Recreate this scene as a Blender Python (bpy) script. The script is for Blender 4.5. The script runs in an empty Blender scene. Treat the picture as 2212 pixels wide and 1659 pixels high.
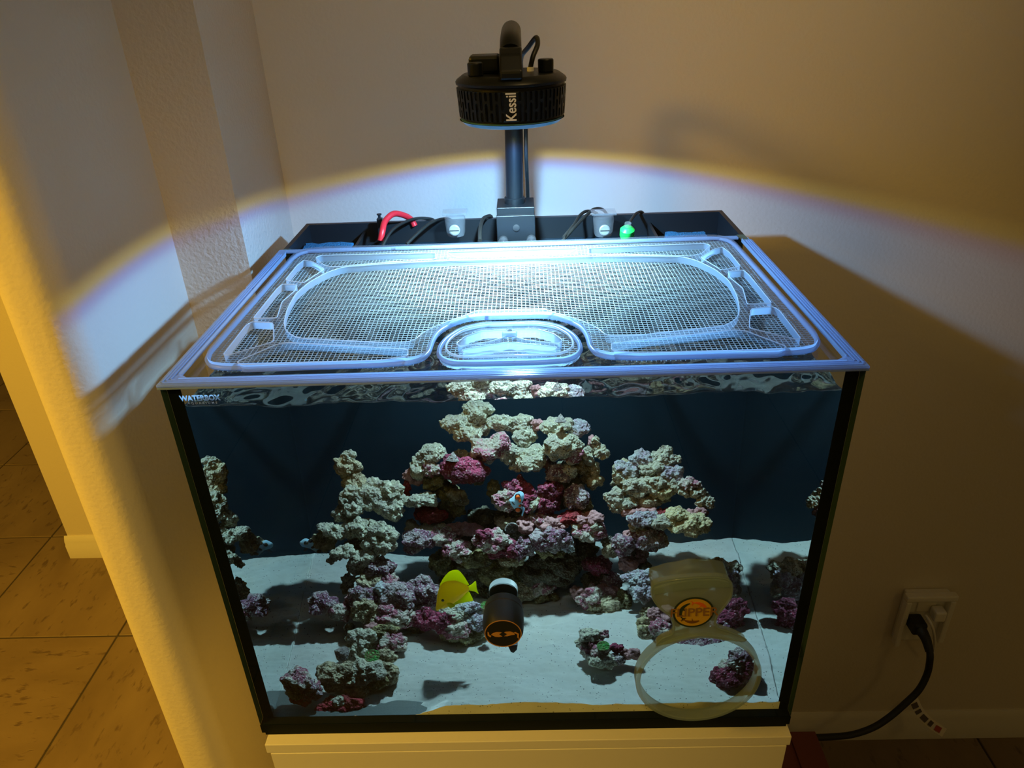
import bpy, bmesh, math, random
import numpy as np
from mathutils import Vector, Matrix
random.seed(7)
PI = math.pi
S = bpy.context.scene
COL = S.collection
# ------------------------------------------------------------------ camera
F_PX = 1585.3
CAM = np.array([0.01674, -0.55007, 0.29010])
RM = np.array([[0.99936918, -0.02314923, 0.02693233],
               [0.00760114, 0.88021252, 0.47451885],
               [-0.03469092, -0.4740148, 0.87983323]])   # columns: right, forward, up
cd = bpy.data.cameras.new('camera'); cam = bpy.data.objects.new('camera', cd); COL.objects.link(cam)
cd.sensor_width = 36.0; cd.lens = 36.0 * F_PX / 2212.0; cd.clip_start = 0.02; cd.clip_end = 50
r, f, u = RM[:, 0], RM[:, 1], RM[:, 2]
cam.matrix_world = Matrix(((r[0], u[0], -f[0], CAM[0]), (r[1], u[1], -f[1], CAM[1]), (r[2], u[2], -f[2], CAM[2]), (0, 0, 0, 1)))
S.camera = cam
# ------------------------------------------------------------------ world, lights, exposure
S.view_settings.view_transform = 'Standard'; S.view_settings.look = 'None'
S.view_settings.gamma = 1.0; S.view_settings.use_curve_mapping = False
S.view_settings.exposure = 0.0
S.cycles.use_denoising = True
S.cycles.caustics_reflective = False
S.cycles.caustics_refractive = False
S.cycles.sample_clamp_indirect = 3.0
S.cycles.blur_glossy = 0.3
S.cycles.max_bounces = 14; S.cycles.transparent_max_bounces = 24
S.cycles.diffuse_bounces = 5; S.cycles.glossy_bounces = 6; S.cycles.transmission_bounces = 10
w = bpy.data.worlds.new('room_air'); S.world = w; w.use_nodes = True
w.node_tree.nodes['Background'].inputs[0].default_value = (0.80, 0.54, 0.17, 1)
w.node_tree.nodes['Background'].inputs[1].default_value = 0.10
LAMP = Vector((0.006, 0.270, 0.163))
LAMP_W = 63
WARM = (1.0, 0.545, 0.04)

def lamp_spot():
    ld = bpy.data.lights.new('aquarium_lamp_light', 'SPOT'); ld.energy = LAMP_W; ld.color = (1, 1, 1)
    ld.spot_size = math.radians(151.5); ld.spot_blend = 0.0; ld.shadow_soft_size = 0.011
    ld.use_nodes = True; nt = ld.node_tree; nt.nodes.clear()
    out = nt.nodes.new('ShaderNodeOutputLight'); em = nt.nodes.new('ShaderNodeEmission')
    geo = nt.nodes.new('ShaderNodeNewGeometry'); sep = nt.nodes.new('ShaderNodeSeparateXYZ')
    ab = nt.nodes.new('ShaderNodeMath'); ab.operation = 'ABSOLUTE'
    rp = nt.nodes.new('ShaderNodeValToRGB'); L = nt.links
    L.new(geo.outputs['Incoming'], sep.inputs[0]); L.new(sep.outputs[2], ab.inputs[0]); L.new(ab.outputs[0], rp.inputs[0])
    cr = rp.color_ramp; e = cr.elements
    e[0].position = 0.246; e[0].color = (0.0, 0.0, 0.0, 1)
    e[1].position = 1.0; e[1].color = (0.52, 0.83, 1.0, 1)
    for p, c in ((0.262, (0.045, 0.037, 0.008)), (0.278, (0.062, 0.060, 0.022)), (0.300, (0.035, 0.058, 0.20)), (0.330, (0.062, 0.145, 0.30)), (0.46, (0.075, 0.180, 0.34)), (0.62, (0.17, 0.33, 0.47)), (0.80, (0.46, 0.75, 0.95))):
        n = e.new(p); n.color = (*c, 1)
    L.new(rp.outputs[0], em.inputs[0]); em.inputs[1].default_value = 1.0
    L.new(em.outputs[0], out.inputs[0])
    o = bpy.data.objects.new('aquarium_lamp_light', ld); COL.objects.link(o); o.location = LAMP
lamp_spot()

def spot(name, loc, target, power, size, blend, radius, color):
    ld = bpy.data.lights.new(name, 'SPOT'); ld.energy = power; ld.color = color
    ld.spot_size = math.radians(size); ld.spot_blend = blend; ld.shadow_soft_size = radius
    o = bpy.data.objects.new(name, ld); COL.objects.link(o); o.location = loc
    o.rotation_euler = (Vector(target) - Vector(loc)).to_track_quat('-Z', 'Y').to_euler()
spot('unseen_warm_spot', (-1.7, -0.75, 1.12), (-1.25, 0.75, -0.35), 340, 100, 0.9, 0.22, WARM)
spot('unseen_warm_spot', (0.35, -0.25, 1.12), (0.15, 0.6, 0.42), 18, 78, 1.0, 0.10, (1.0, 0.68, 0.27))  # added spot brightening the upper back wall, cone narrowed to spare the tank
spot('unseen_warm_spot', (0.12, -1.3, 1.12), (-0.55, 0.05, -0.62), 66, 58, 1.0, 0.12, (1.0, 0.64, 0.15))  # added out-of-frame spot in place of room ambient on pillar and cabinet front
spot('unseen_warm_spot', (1.35, -1.1, 1.12), (1.1, 0.4, -0.9), 4.5, 120, 1.0, 0.12, (1.0, 0.64, 0.16))  # added weak fill that lifts the dark lower right wall

# ------------------------------------------------------------------ pixel -> point helpers (plain ray casting used while building)
def ray(px, py):
    return RM @ np.array([(px - 1106) / F_PX, 1, -(py - 829.5) / F_PX])
def at(px, py, x=None, y=None, z=None):
    d = ray(px, py)
    t = (x - CAM[0]) / d[0] if x is not None else (y - CAM[1]) / d[1] if y is not None else (z - CAM[2]) / d[2]
    return Vector(CAM + d * t)
YW = 0.0102                                             # inner face of the front glass: water starts here
def wat(px, py, y=None, z=None):                        # the same through the water's front face
    P = at(px, py, y=YW); d = ray(px, py); d = d / np.linalg.norm(d); n = 1.333
    tx, tz = d[0] / n, d[2] / n; rr = np.array([tx, math.sqrt(1 - tx * tx - tz * tz), tz])
    t = (y - P[1]) / rr[1] if y is not None else (z - P[2]) / rr[2]
    return Vector(np.array(P) + rr * t)

# ------------------------------------------------------------------ materials
def mat(name):
    m = bpy.data.materials.new(name); m.use_nodes = True; nt = m.node_tree; nt.nodes.clear()
    out = nt.nodes.new('ShaderNodeOutputMaterial')
    return m, nt, out
def add(nt, t, **k):
    n = nt.nodes.new('ShaderNode' + t)
    for a, b in k.items(): setattr(n, a, b)
    return n
def plain(name, col, rough=0.5, metal=0.0, spec=0.5, bump=0.0, bscale=300, var=0.0, emit=None):
    m, nt, out = mat(name); b = add(nt, 'BsdfPrincipled'); nt.links.new(b.outputs[0], out.inputs[0])
    b.inputs['Base Color'].default_value = (*col, 1); b.inputs['Roughness'].default_value = rough
    b.inputs['Metallic'].default_value = metal; b.inputs['Specular IOR Level'].default_value = spec
    if emit: b.inputs['Emission Color'].default_value = (*emit[0], 1); b.inputs['Emission Strength'].default_value = emit[1]
    tc = add(nt, 'TexCoord')
    if bump:
        nz = add(nt, 'TexNoise'); nz.inputs['Scale'].default_value = bscale; nz.inputs['Detail'].default_value = 3
        nt.links.new(tc.outputs['Object'], nz.inputs['Vector'])
        bp = add(nt, 'Bump'); bp.inputs['Distance'].default_value = bump
        nt.links.new(nz.outputs[0], bp.inputs['Height']); nt.links.new(bp.outputs[0], b.inputs['Normal'])
    if var:
        n2 = add(nt, 'TexNoise'); n2.inputs['Scale'].default_value = 6; nt.links.new(tc.outputs['Object'], n2.inputs['Vector'])
        mx = add(nt, 'MixRGB'); mx.inputs[1].default_value = (*[c * (1 - var) for c in col], 1); mx.inputs[2].default_value = (*[min(1, c * (1 + var)) for c in col], 1)
        nt.links.new(n2.outputs[0], mx.inputs[0]); nt.links.new(mx.outputs[0], b.inputs['Base Color'])
    return m
def clear(name, tint=(1, 1, 1), gloss=1.0, ior=1.49, haze=0.0, hazecol=(0.85, 0.9, 0.95), rough=0.0, thru=0.45, inner=None):
    """clear sheet: straight-through light, fresnel reflection, some frosted scatter"""
    m, nt, out = mat(name); L = nt.links
    tr = add(nt, 'BsdfTransparent'); tr.inputs[0].default_value = (*tint, 1)
    gl = add(nt, 'BsdfGlossy'); gl.inputs['Roughness'].default_value = rough
    fr = add(nt, 'Fresnel'); fr.inputs[0].default_value = ior
    geo = add(nt, 'NewGeometry')
    inv = add(nt, 'Math', operation='SUBTRACT'); inv.inputs[0].default_value = 1.0; L.new(geo.outputs['Backfacing'], inv.inputs[1])
    mu = add(nt, 'Math', operation='MULTIPLY'); L.new(fr.outputs[0], mu.inputs[0]); L.new(inv.outputs[0], mu.inputs[1])
    mg = add(nt, 'Math', operation='MULTIPLY'); L.new(mu.outputs[0], mg.inputs[0]); mg.inputs[1].default_value = gloss
    m1 = add(nt, 'MixShader'); L.new(mg.outputs[0], m1.inputs[0]); L.new(tr.outputs[0], m1.inputs[1]); L.new(gl.outputs[0], m1.inputs[2])
    last = m1
    if haze:
        df = add(nt, 'BsdfDiffuse'); df.inputs[0].default_value = (*hazecol, 1)
        tl = add(nt, 'BsdfTranslucent'); tl.inputs[0].default_value = (*hazecol, 1)
        ms = add(nt, 'MixShader'); ms.inputs[0].default_value = thru; L.new(df.outputs[0], ms.inputs[1]); L.new(tl.outputs[0], ms.inputs[2])
        m2 = add(nt, 'MixShader'); m2.inputs[0].default_value = haze
        if inner is not None:
            mr = add(nt, 'MapRange'); L.new(geo.outputs['Backfacing'], mr.inputs[0]); mr.inputs[3].default_value = haze; mr.inputs[4].default_value = inner; L.new(mr.outputs[0], m2.inputs[0])
        L.new(m1.outputs[0], m2.inputs[1]); L.new(ms.outputs[0], m2.inputs[2]); last = m2
    L.new(last.outputs[0], out.inputs[0]); return m

def thin(name, col, f, rough=0.5):
    m, nt, out = mat(name); b = add(nt, 'BsdfPrincipled'); b.inputs['Base Color'].default_value = (*col, 1); b.inputs['Roughness'].default_value = rough
    t = add(nt, 'BsdfTranslucent'); t.inputs[0].default_value = (*col, 1); mx = add(nt, 'MixShader'); mx.inputs[0].default_value = f
    nt.links.new(b.outputs[0], mx.inputs[1]); nt.links.new(t.outputs[0], mx.inputs[2]); nt.links.new(mx.outputs[0], out.inputs[0]); return m
def water_side():
    m, nt, out = mat('water_face'); g = add(nt, 'BsdfGlass'); g.inputs['IOR'].default_value = 1.333; g.inputs['Roughness'].default_value = 0
    g.inputs[0].default_value = (0.93, 1.0, 0.99, 1); nt.links.new(g.outputs[0], out.inputs[0]); return m
def water_top():
    m, nt, out = mat('water_surface'); L = nt.links
    g = add(nt, 'BsdfGlass'); g.inputs['IOR'].default_value = 1.333; g.inputs['Roughness'].default_value = 0
    t = add(nt, 'BsdfTransparent'); mx = add(nt, 'MixShader'); mx.inputs[0].default_value = 0.25
    L.new(t.outputs[0], mx.inputs[1]); L.new(g.outputs[0], mx.inputs[2]); L.new(mx.outputs[0], out.inputs[0]); return m

def rockmat(name, A, B, Csp, spk=0.55, base=0.5, rough=0.85, bump=0.0022):
    m, nt, out = mat(name); L = nt.links
    b = add(nt, 'BsdfPrincipled'); b.inputs['Roughness'].default_value = rough; b.inputs['Specular IOR Level'].default_value = 0.25
    tc = add(nt, 'TexCoord'); oi = add(nt, 'ObjectInfo'); sc = add(nt, 'VectorMath', operation='SCALE'); sc.inputs[0].default_value = (7, 5, 3)
    L.new(oi.outputs['Random'], sc.inputs['Scale']); ad = add(nt, 'VectorMath', operation='ADD')
    L.new(tc.outputs['Object'], ad.inputs[0]); L.new(sc.outputs[0], ad.inputs[1])
    def noise(s, d, lo, hi):
        n = add(nt, 'TexNoise'); n.inputs['Scale'].default_value = s; n.inputs['Detail'].default_value = d; n.inputs['Roughness'].default_value = 0.6
        L.new(ad.outputs[0], n.inputs['Vector']); mr = add(nt, 'MapRange'); mr.inputs[1].default_value = lo; mr.inputs[2].default_value = hi
        L.new(n.outputs[0], mr.inputs[0]); return n, mr
    n1, r1 = noise(55, 4, base - 0.05, base + 0.05)
    n2, r2 = noise(420, 3, spk, spk + 0.05)
    n3, r3 = noise(900, 2, 0.3, 0.7)
    m1 = add(nt, 'MixRGB'); m1.inputs[1].default_value = (*A, 1); m1.inputs[2].default_value = (*B, 1); L.new(r1.outputs[0], m1.inputs[0])
    m2 = add(nt, 'MixRGB'); m2.inputs[2].default_value = (*Csp, 1); L.new(m1.outputs[0], m2.inputs[1]); L.new(r2.outputs[0], m2.inputs[0])
    m3 = add(nt, 'MixRGB', blend_type='MULTIPLY'); m3.inputs[0].default_value = 0.5; L.new(m2.outputs[0], m3.inputs[1]); L.new(r3.outputs[0], m3.inputs[2])
    L.new(m3.outputs[0], b.inputs['Base Color'])
    sm_ = add(nt, 'Math', operation='ADD'); L.new(n2.outputs[0], sm_.inputs[0]); vo = add(nt, 'TexVoronoi'); vo.inputs['Scale'].default_value = 330; L.new(ad.outputs[0], vo.inputs['Vector']); L.new(vo.outputs['Distance'], sm_.inputs[1])
    bp = add(nt, 'Bump'); bp.inputs['Distance'].default_value = bump; L.new(sm_.outputs[0], bp.inputs['Height']); L.new(bp.outputs[0], b.inputs['Normal'])
    L.new(b.outputs[0], out.inputs[0]); return m

M = {}
M['wall'] = plain('wall_paint', (0.72, 0.66, 0.56), 0.85, bump=0.0005, bscale=170, spec=0.2)
M['wallr'] = plain('wall_rough_paint', (0.66, 0.58, 0.48), 0.85, bump=0.0016, bscale=170, spec=0.2)
M['trim'] = plain('white_trim', (0.75, 0.72, 0.64), 0.5)
M['grout'] = plain('grout', (0.07, 0.055, 0.04), 0.95)
M['cab'] = plain('white_cabinet', (0.74, 0.72, 0.68), 0.35)
M['wood'] = plain('red_brown_wood', (0.16, 0.035, 0.018), 0.5, var=0.3)
M['black'] = plain('black_plastic', (0.012, 0.014, 0.016), 0.4)
M['satin'] = plain('satin_black', (0.004, 0.006, 0.008), 0.38, spec=0.35)
M['panel'] = plain('black_back_panel', (0.0035, 0.011, 0.018), 0.7, spec=0.1)
M['base'] = plain('dark_tank_bottom', (0.045, 0.055, 0.05), 0.5, bump=0.0003, bscale=500)
M['sil'] = plain('black_silicone', (0.004, 0.007, 0.008), 0.6, spec=0.1)
M['cord'] = plain('black_cord', (0.010, 0.011, 0.010), 0.5)
M['white'] = plain('white_plastic', (0.78, 0.77, 0.72), 0.4)
M['gold'] = plain('bronze_print', (0.45, 0.22, 0.06), 0.5)
M['red'] = plain('red_hose', (0.65, 0.02, 0.03), 0.35)
M['blue'] = plain('blue_foam', (0.01, 0.12, 0.26), 0.9, bump=0.003, bscale=400)
M['green'] = plain('green_plastic', (0.02, 0.65, 0.10), 0.35)
M['grey'] = plain('grey_clear_screw', (0.22, 0.25, 0.26), 0.4)
M['chrome'] = plain('steel_magnet', (0.6, 0.62, 0.62), 0.15, metal=1.0)
M['pane'] = clear('tank_glass', (0.97, 1.0, 0.985), 0.9, 1.45)
M['edge'] = plain('green_glass_edge', (0.05, 0.10, 0.075), 0.2)
M['plate'] = clear('clear_lid_sheet', (0.97, 0.985, 0.99), 0.8, 1.45, haze=0.03)
M['frost'] = clear('frosted_plastic', (0.9, 0.95, 1.0), 0.6, 1.45, haze=0.72, hazecol=(0.50, 0.68, 0.88), rough=0.25, inner=0.20, thru=0.7)
M['rimm'] = clear('frosted_rim', (0.85, 0.92, 1.0), 0.7, 1.45, haze=0.60, hazecol=(0.40, 0.56, 0.80), rough=0.2)
M['shelf'] = clear('clear_shelf', (0.97, 0.98, 0.98), 0.9, 1.45)
M['cup'] = clear('clear_cup_plastic', (0.85, 0.88, 0.9), 1.0, 1.5, haze=0.12)
M['flip'] = clear('cloudy_acrylic', (0.80, 0.82, 0.76), 1.0, 1.5, haze=0.42, hazecol=(0.62, 0.80, 0.95), rough=0.08, thru=0.7)
M['flipc'] = clear('clear_acrylic', (0.88, 0.89, 0.84), 1.0, 1.5, haze=0.42, hazecol=(0.66, 0.82, 0.95), rough=0.05, thru=0.6)
M['lens'] = clear('lens_glass', (0.96, 0.97, 0.95), 1.0, 1.5)
M['wire'] = thin('white_net_wire', (0.46, 0.56, 0.60), 0.5)
M['lightring'] = plain('blue_lit_ring', (0.10, 0.30, 0.55), 0.3)
M['led'] = plain('led_window', (0.8, 0.9, 1.0), 0.3, emit=((0.6, 0.85, 1.0), 30.0))
M['wside'] = water_side(); M['wtop'] = water_top()
M['chwater'] = plain('dark_chamber_water', (0.005, 0.02, 0.035), 0.05)
M['yellow'] = thin('yellow_fish_skin', (0.98, 0.72, 0.03), 0.5)
M['yfin'] = thin('yellow_fin', (0.95, 0.93, 0.02), 0.6)
M['fishw'] = thin('white_fish_skin', (0.55, 0.82, 0.95), 0.4)
M['fisho'] = plain('orange_fish_patch', (0.75, 0.12, 0.01), 0.45)
M['fishk'] = plain('black_fish_patch', (0.01, 0.01, 0.012), 0.4)
M['shell'] = rockmat('snail_shell', (0.24, 0.20, 0.18), (0.15, 0.12, 0.11), (0.36, 0.32, 0.28), 0.6)
M['polyp'] = rockmat('green_polyp', (0.04, 0.16, 0.03), (0.10, 0.09, 0.03), (0.05, 0.6, 0.12), 0.62)
RK = {
 'w': rockmat('pale_rock', (0.55, 0.51, 0.37), (0.38, 0.34, 0.26), (0.17, 0.13, 0.12), 0.57, 0.53),
 't': rockmat('tan_rock', (0.44, 0.36, 0.22), (0.24, 0.18, 0.11), (0.52, 0.46, 0.33), 0.58),
 'p': rockmat('purple_speckled_rock', (0.30, 0.22, 0.22), (0.15, 0.055, 0.09), (0.66, 0.62, 0.58), 0.56),
 'q': rockmat('mixed_coralline_rock', (0.52, 0.44, 0.35), (0.27, 0.075, 0.11), (0.68, 0.62, 0.54), 0.57),
 'm': rockmat('magenta_rock', (0.21, 0.022, 0.055), (0.10, 0.012, 0.03), (0.52, 0.38, 0.38), 0.60),
 'r': rockmat('red_sponge_rock', (0.30, 0.022, 0.03), (0.17, 0.018, 0.02), (0.5, 0.2, 0.15), 0.66),
 'k': rockmat('pink_cement', (0.36, 0.17, 0.16), (0.28, 0.13, 0.13), (0.42, 0.24, 0.22), 0.60, bump=0.0005),
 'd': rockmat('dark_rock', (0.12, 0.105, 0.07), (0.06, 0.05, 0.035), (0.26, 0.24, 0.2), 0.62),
 'o': rockmat('olive_rock', (0.26, 0.21, 0.09), (0.11, 0.09, 0.04), (0.4, 0.36, 0.26), 0.62),
 'y': rockmat('cream_rock', (0.62, 0.52, 0.28), (0.44, 0.34, 0.18), (0.75, 0.70, 0.55), 0.58),
 'b': rockmat('bluish_pale_rock', (0.46, 0.46, 0.45), (0.28, 0.21, 0.25), (0.66, 0.66, 0.64), 0.56),
}

# ------------------------------------------------------------------ mesh helpers
def link(name, me, m, parent=None, loc=None, smooth=None):
    o = bpy.data.objects.new(name, me); COL.objects.link(o)
    for x in (m if isinstance(m, (list, tuple)) else [m]): me.materials.append(x)
    if parent is not None: o.parent = parent
    if loc is not None: o.location = loc
    if smooth is not None:
        me.shade_smooth()
        if smooth < 180: me.set_sharp_from_angle(angle=math.radians(smooth))
    return o
def tag(o, label=None, cat=None, group=None, kind=None):
    for k, v in (('label', label), ('category', cat), ('group', group), ('kind', kind)):
        if v: o[k] = v
    return o
def empty(name, loc, label, cat, group=None):
    o = bpy.data.objects.new(name, None); COL.objects.link(o); o.location = loc; o.empty_display_size = 0.02
    return tag(o, label, cat, group)
def done(bm, name, m, parent=None, smooth=None, bevel=0.0, seg=2):
    """vertices are given in world space; origin goes to the parent (unrotated empties)"""
    if bevel: bmesh.ops.bevel(bm, geom=list(bm.edges), offset=bevel, segments=seg, affect='EDGES', profile=0.5, clamp_overlap=True)
    bmesh.ops.recalc_face_normals(bm, faces=bm.faces)
    off = parent.matrix_world.translation if parent is not None and parent.matrix_world.translation.length else (world_loc(parent) if parent is not None else None)
    if off is None:
        vs = [v.co for v in bm.verts]; c = sum(vs, Vector()) / len(vs)
        bmesh.ops.translate(bm, vec=-c, verts=bm.verts); loc = c
    else:
        bmesh.ops.translate(bm, vec=-Vector(off), verts=bm.verts); loc = None
    me = bpy.data.meshes.new(name); bm.to_mesh(me); bm.free()
    return link(name, me, m, parent, loc, smooth)
def world_loc(o):
    v = Vector(o.location)
    while o.parent is not None: o = o.parent; v += o.location
    return v
def box(bm, x0, x1, y0, y1, z0, z1):
    r_ = bmesh.ops.create_cube(bm, size=1.0)
    for v in r_['verts']: v.co = Vector(((x0 + x1) / 2 + v.co.x * (x1 - x0), (y0 + y1) / 2 + v.co.y * (y1 - y0), (z0 + z1) / 2 + v.co.z * (z1 - z0)))
    return r_['verts']
def onebox(name, m, b, parent=None, bevel=0.0, smooth=None):
    bm = bmesh.new(); box(bm, *b); return done(bm, name, m, parent, smooth, bevel)
def prism(bm, pts, axis, a, b):
    """closed polygon extruded along world axis from a to b; pts are the two other coordinates"""
    def P(p, h): return {'x': Vector((h, p[0], p[1])), 'y': Vector((p[0], h, p[1])), 'z': Vector((p[0], p[1], h))}[axis]
    v0 = [bm.verts.new(P(p, a)) for p in pts]; v1 = [bm.verts.new(P(p, b)) for p in pts]
    n = len(pts); bm.faces.new(v0); bm.faces.new(v1[::-1])
    for i in range(n): bm.faces.new((v0[i], v0[(i + 1) % n], v1[(i + 1) % n], v1[i]))
def smoothpath(pts, n=6, closed=False):
    P = [Vector(p) for p in pts]; out = []; N = len(P)
    rng = range(N) if closed else range(N - 1)
    for i in rng:
        p0 = P[(i - 1) % N] if closed or i > 0 else P[i]; p1 = P[i]; p2 = P[(i + 1) % N]
        p3 = P[(i + 2) % N] if closed or i + 2 < N else P[(i + 1) % N]
        for k in range(n):
            t = k / n; out.append(0.5 * ((2 * p1) + (p2 - p0) * t + (2 * p0 - 5 * p1 + 4 * p2 - p3) * t * t + (3 * p1 - p0 - 3 * p2 + p3) * t ** 3))
    if not closed: out.append(P[-1])
    return out
def tube(bm, pts, rad, sides=8, cap=True):
    pts = [Vector(p) for p in pts]; rings = []; up = None
    for i, p in enumerate(pts):
        t = (pts[min(i + 1, len(pts) - 1)] - pts[max(i - 1, 0)]).normalized()
        if up is None: up = t.orthogonal().normalized()
        up = (up - t * up.dot(t)).normalized(); s = t.cross(up)
        rr = rad[i] if isinstance(rad, (list, tuple)) else rad
        rings.append([bm.verts.new(p + (up * math.cos(2 * PI * k / sides) + s * math.sin(2 * PI * k / sides)) * rr) for k in range(sides)])
    for a, b in zip(rings, rings[1:]):
        for k in range(sides): bm.faces.new((a[k], a[(k + 1) % sides], b[(k + 1) % sides], b[k]))
    if cap: bm.faces.new(rings[0][::-1]); bm.faces.new(rings[-1])
def lathe(bm, prof, c, axis=Vector((0, 0, 1)), n=32, capped=True):
    if prof[0] == prof[-1]: capped = False
    """prof = [(radius, height)] turned round axis through c"""
    axis = Vector(axis).normalized(); a = axis.orthogonal().normalized(); b = axis.cross(a); c = Vector(c); rings = []
    for r_, h in prof:
        if r_ < 1e-7: rings.append([bm.verts.new(c + axis * h)])
        else: rings.append([bm.verts.new(c + axis * h + (a * math.cos(2 * PI * k / n) + b * math.sin(2 * PI * k / n)) * r_) for k in range(n)])
    for p, q in zip(rings, rings[1:]):
        for k in range(n):
            k2 = (k + 1) % n
            if len(p) == 1 and len(q) > 1: bm.faces.new((p[0], q[k], q[k2]))
            elif len(q) == 1 and len(p) > 1: bm.faces.new((p[k], q[0], p[k2]))
            elif len(p) > 1: bm.faces.new((p[k], p[k2], q[k2], q[k]))
    if capped:
        if len(rings[0]) > 1: bm.faces.new(rings[0][::-1])
        if len(rings[-1]) > 1: bm.faces.new(rings[-1])
def lobj(name, m, prof, c, axis=(0, 0, 1), parent=None, n=32, smooth=40):
    bm = bmesh.new(); lathe(bm, prof, c, axis, n); return done(bm, name, m, parent, smooth)
def tobj(name, m, pts, rad, parent=None, sides=8, n=6):
    bm = bmesh.new(); tube(bm, smoothpath(pts, n) if n else pts, rad, sides); return done(bm, name, m, parent, 60)
def plate(outer, holes, z0, z1, bevel=0.0):
    """2D outline with holes -> solid mesh (xy plane, world coordinates)"""
    cu = bpy.data.curves.new('outline', 'CURVE'); cu.dimensions = '2D'; cu.fill_mode = 'BOTH'; cu.extrude = (z1 - z0) / 2 - bevel; cu.bevel_depth = bevel; cu.bevel_resolution = 1
    for pts in [outer] + holes:
        sp = cu.splines.new('POLY'); sp.points.add(len(pts) - 1); sp.use_cyclic_u = True
        for i, p in enumerate(pts): sp.points[i].co = (p[0], p[1], 0, 1)
    o = bpy.data.objects.new('outline', cu); COL.objects.link(o)
    dg = bpy.context.evaluated_depsgraph_get(); me = bpy.data.meshes.new_from_object(o.evaluated_get(dg))
    bpy.data.objects.remove(o); bpy.data.curves.remove(cu)
    me.transform(Matrix.Translation((0, 0, (z0 + z1) / 2)))
    return me
def text(name, s, m, size, M4, parent=None, ext=0.0002, sx=1.0, off=0.0, spacing=1.0):
    cu = bpy.data.curves.new('lettering', 'FONT'); cu.body = s; cu.size = size; cu.extrude = ext; cu.align_x = 'CENTER'; cu.align_y = 'CENTER'; cu.offset = off; cu.space_character = spacing; cu.resolution_u = 3
    o = bpy.data.objects.new('lettering', cu); COL.objects.link(o)
    dg = bpy.context.evaluated_depsgraph_get(); me = bpy.data.meshes.new_from_object(o.evaluated_get(dg))
    bpy.data.objects.remove(o); bpy.data.curves.remove(cu)
    me.transform(M4 @ Matrix.Diagonal((sx, 1, 1, 1)))
    if parent is not None: me.transform(Matrix.Translation(-world_loc(parent)))
    me.materials.clear()
    return link(name, me, m, parent)

# ------------------------------------------------------------------ the room
FZ = -1.304; CZ = 1.16
def struct(o): o['kind'] = 'structure'; return o
floor = struct(onebox('floor', M['grout'], (-4.2, 2.6, -3.0, 4.6, FZ - 0.06, FZ - 0.003)))
def tilemat():
    m, nt, out = mat('travertine_tile'); L = nt.links; b = add(nt, 'BsdfPrincipled'); b.inputs['Roughness'].default_value = 0.42; L.new(b.outputs[0], out.inputs[0])
    tc = add(nt, 'TexCoord'); oi = add(nt, 'ObjectInfo'); sc = add(nt, 'VectorMath', operation='SCALE'); sc.inputs[0].default_value = (9, 4, 2)
    L.new(oi.outputs['Random'], sc.inputs['Scale']); ad = add(nt, 'VectorMath', operation='ADD'); L.new(tc.outputs['Object'], ad.inputs[0]); L.new(sc.outputs[0], ad.inputs[1])
    mp = add(nt, 'Mapping'); mp.inputs['Scale'].default_value = (1, 2.4, 1); L.new(ad.outputs[0], mp.inputs[0])
    n1 = add(nt, 'TexNoise'); n1.inputs['Scale'].default_value = 4; n1.inputs['Detail'].default_value = 5; L.new(mp.outputs[0], n1.inputs['Vector'])
    n2 = add(nt, 'TexNoise'); n2.inputs['Scale'].default_value = 26; n2.inputs['Detail'].default_value = 4; L.new(mp.outputs[0], n2.inputs['Vector'])
    r1 = add(nt, 'ValToRGB'); r1.color_ramp.elements[0].position = .3; r1.color_ramp.elements[0].color = (0.20, 0.14, 0.085, 1); r1.color_ramp.elements[1].position = .7; r1.color_ramp.elements[1].color = (0.27, 0.195, 0.12, 1)
    L.new(n1.outputs[0], r1.inputs[0])
    mr = add(nt, 'MapRange'); mr.inputs[1].default_value = 0.60; mr.inputs[2].default_value = 0.70; L.new(n2.outputs[0], mr.inputs[0])
    mx = add(nt, 'MixRGB'); mx.inputs[2].default_value = (0.15, 0.10, 0.06, 1); L.new(mr.outputs[0], mx.inputs[0]); L.new(r1.outputs[0], mx.inputs[1]); L.new(mx.outputs[0], b.inputs['Base Color'])
    bp = add(nt, 'Bump'); bp.inputs['Distance'].default_value = 0.001; bp.invert = True; L.new(mr.outputs[0], bp.inputs['Height']); L.new(bp.outputs[0], b.inputs['Normal'])
    return m
M['tile'] = tilemat()
T = 0.447; tbm = bmesh.new(); box(tbm, -T / 2 + .0025, T / 2 - .0025, -T / 2 + .0025, T / 2 - .0025, -0.004, 0.0)
bmesh.ops.bevel(tbm, geom=[e for e in tbm.edges], offset=0.0015, segments=1, affect='EDGES')
tme = bpy.data.meshes.new('tile'); tbm.to_mesh(tme); tbm.free(); tme.materials.append(M['tile'])
for i in range(-5, 9):
    for j in range(-8, 8):
        cx, cy = -1.63 + T * (i + .5), 0.952 + T * (j + .5)
        if cx > -0.3 and cy > 0.75: continue
        o = bpy.data.objects.new('tile', tme); COL.objects.link(o); o.parent = floor
        o.location = Vector((cx, cy, FZ)) - floor.location; o.rotation_euler = (0, 0, random.choice((0, PI / 2, PI, -PI / 2)))
struct(onebox('wall_back', M['wall'], (-0.45, 2.6, 0.60, 0.72, FZ, CZ)))
struct(onebox('ceiling', M['wall'], (-4.2, 2.6, -3.0, 4.6, CZ, CZ + 0.05)))
def arc(cx, cy, r_, a0, a1, n=8): return [(cx + r_ * math.cos(math.radians(a0 + (a1 - a0) * k / n)), cy + r_ * math.sin(math.radians(a0 + (a1 - a0) * k / n))) for k in range(n + 1)]
bm = bmesh.new()
prism(bm, [(-0.50, 0.72), (-0.355, 0.72), (-0.355, 0.392), (-0.50, 0.392)], 'z', FZ, CZ)
struct(done(bm, 'wall_left', M['wallr'], smooth=30))
bm = bmesh.new()
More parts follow.
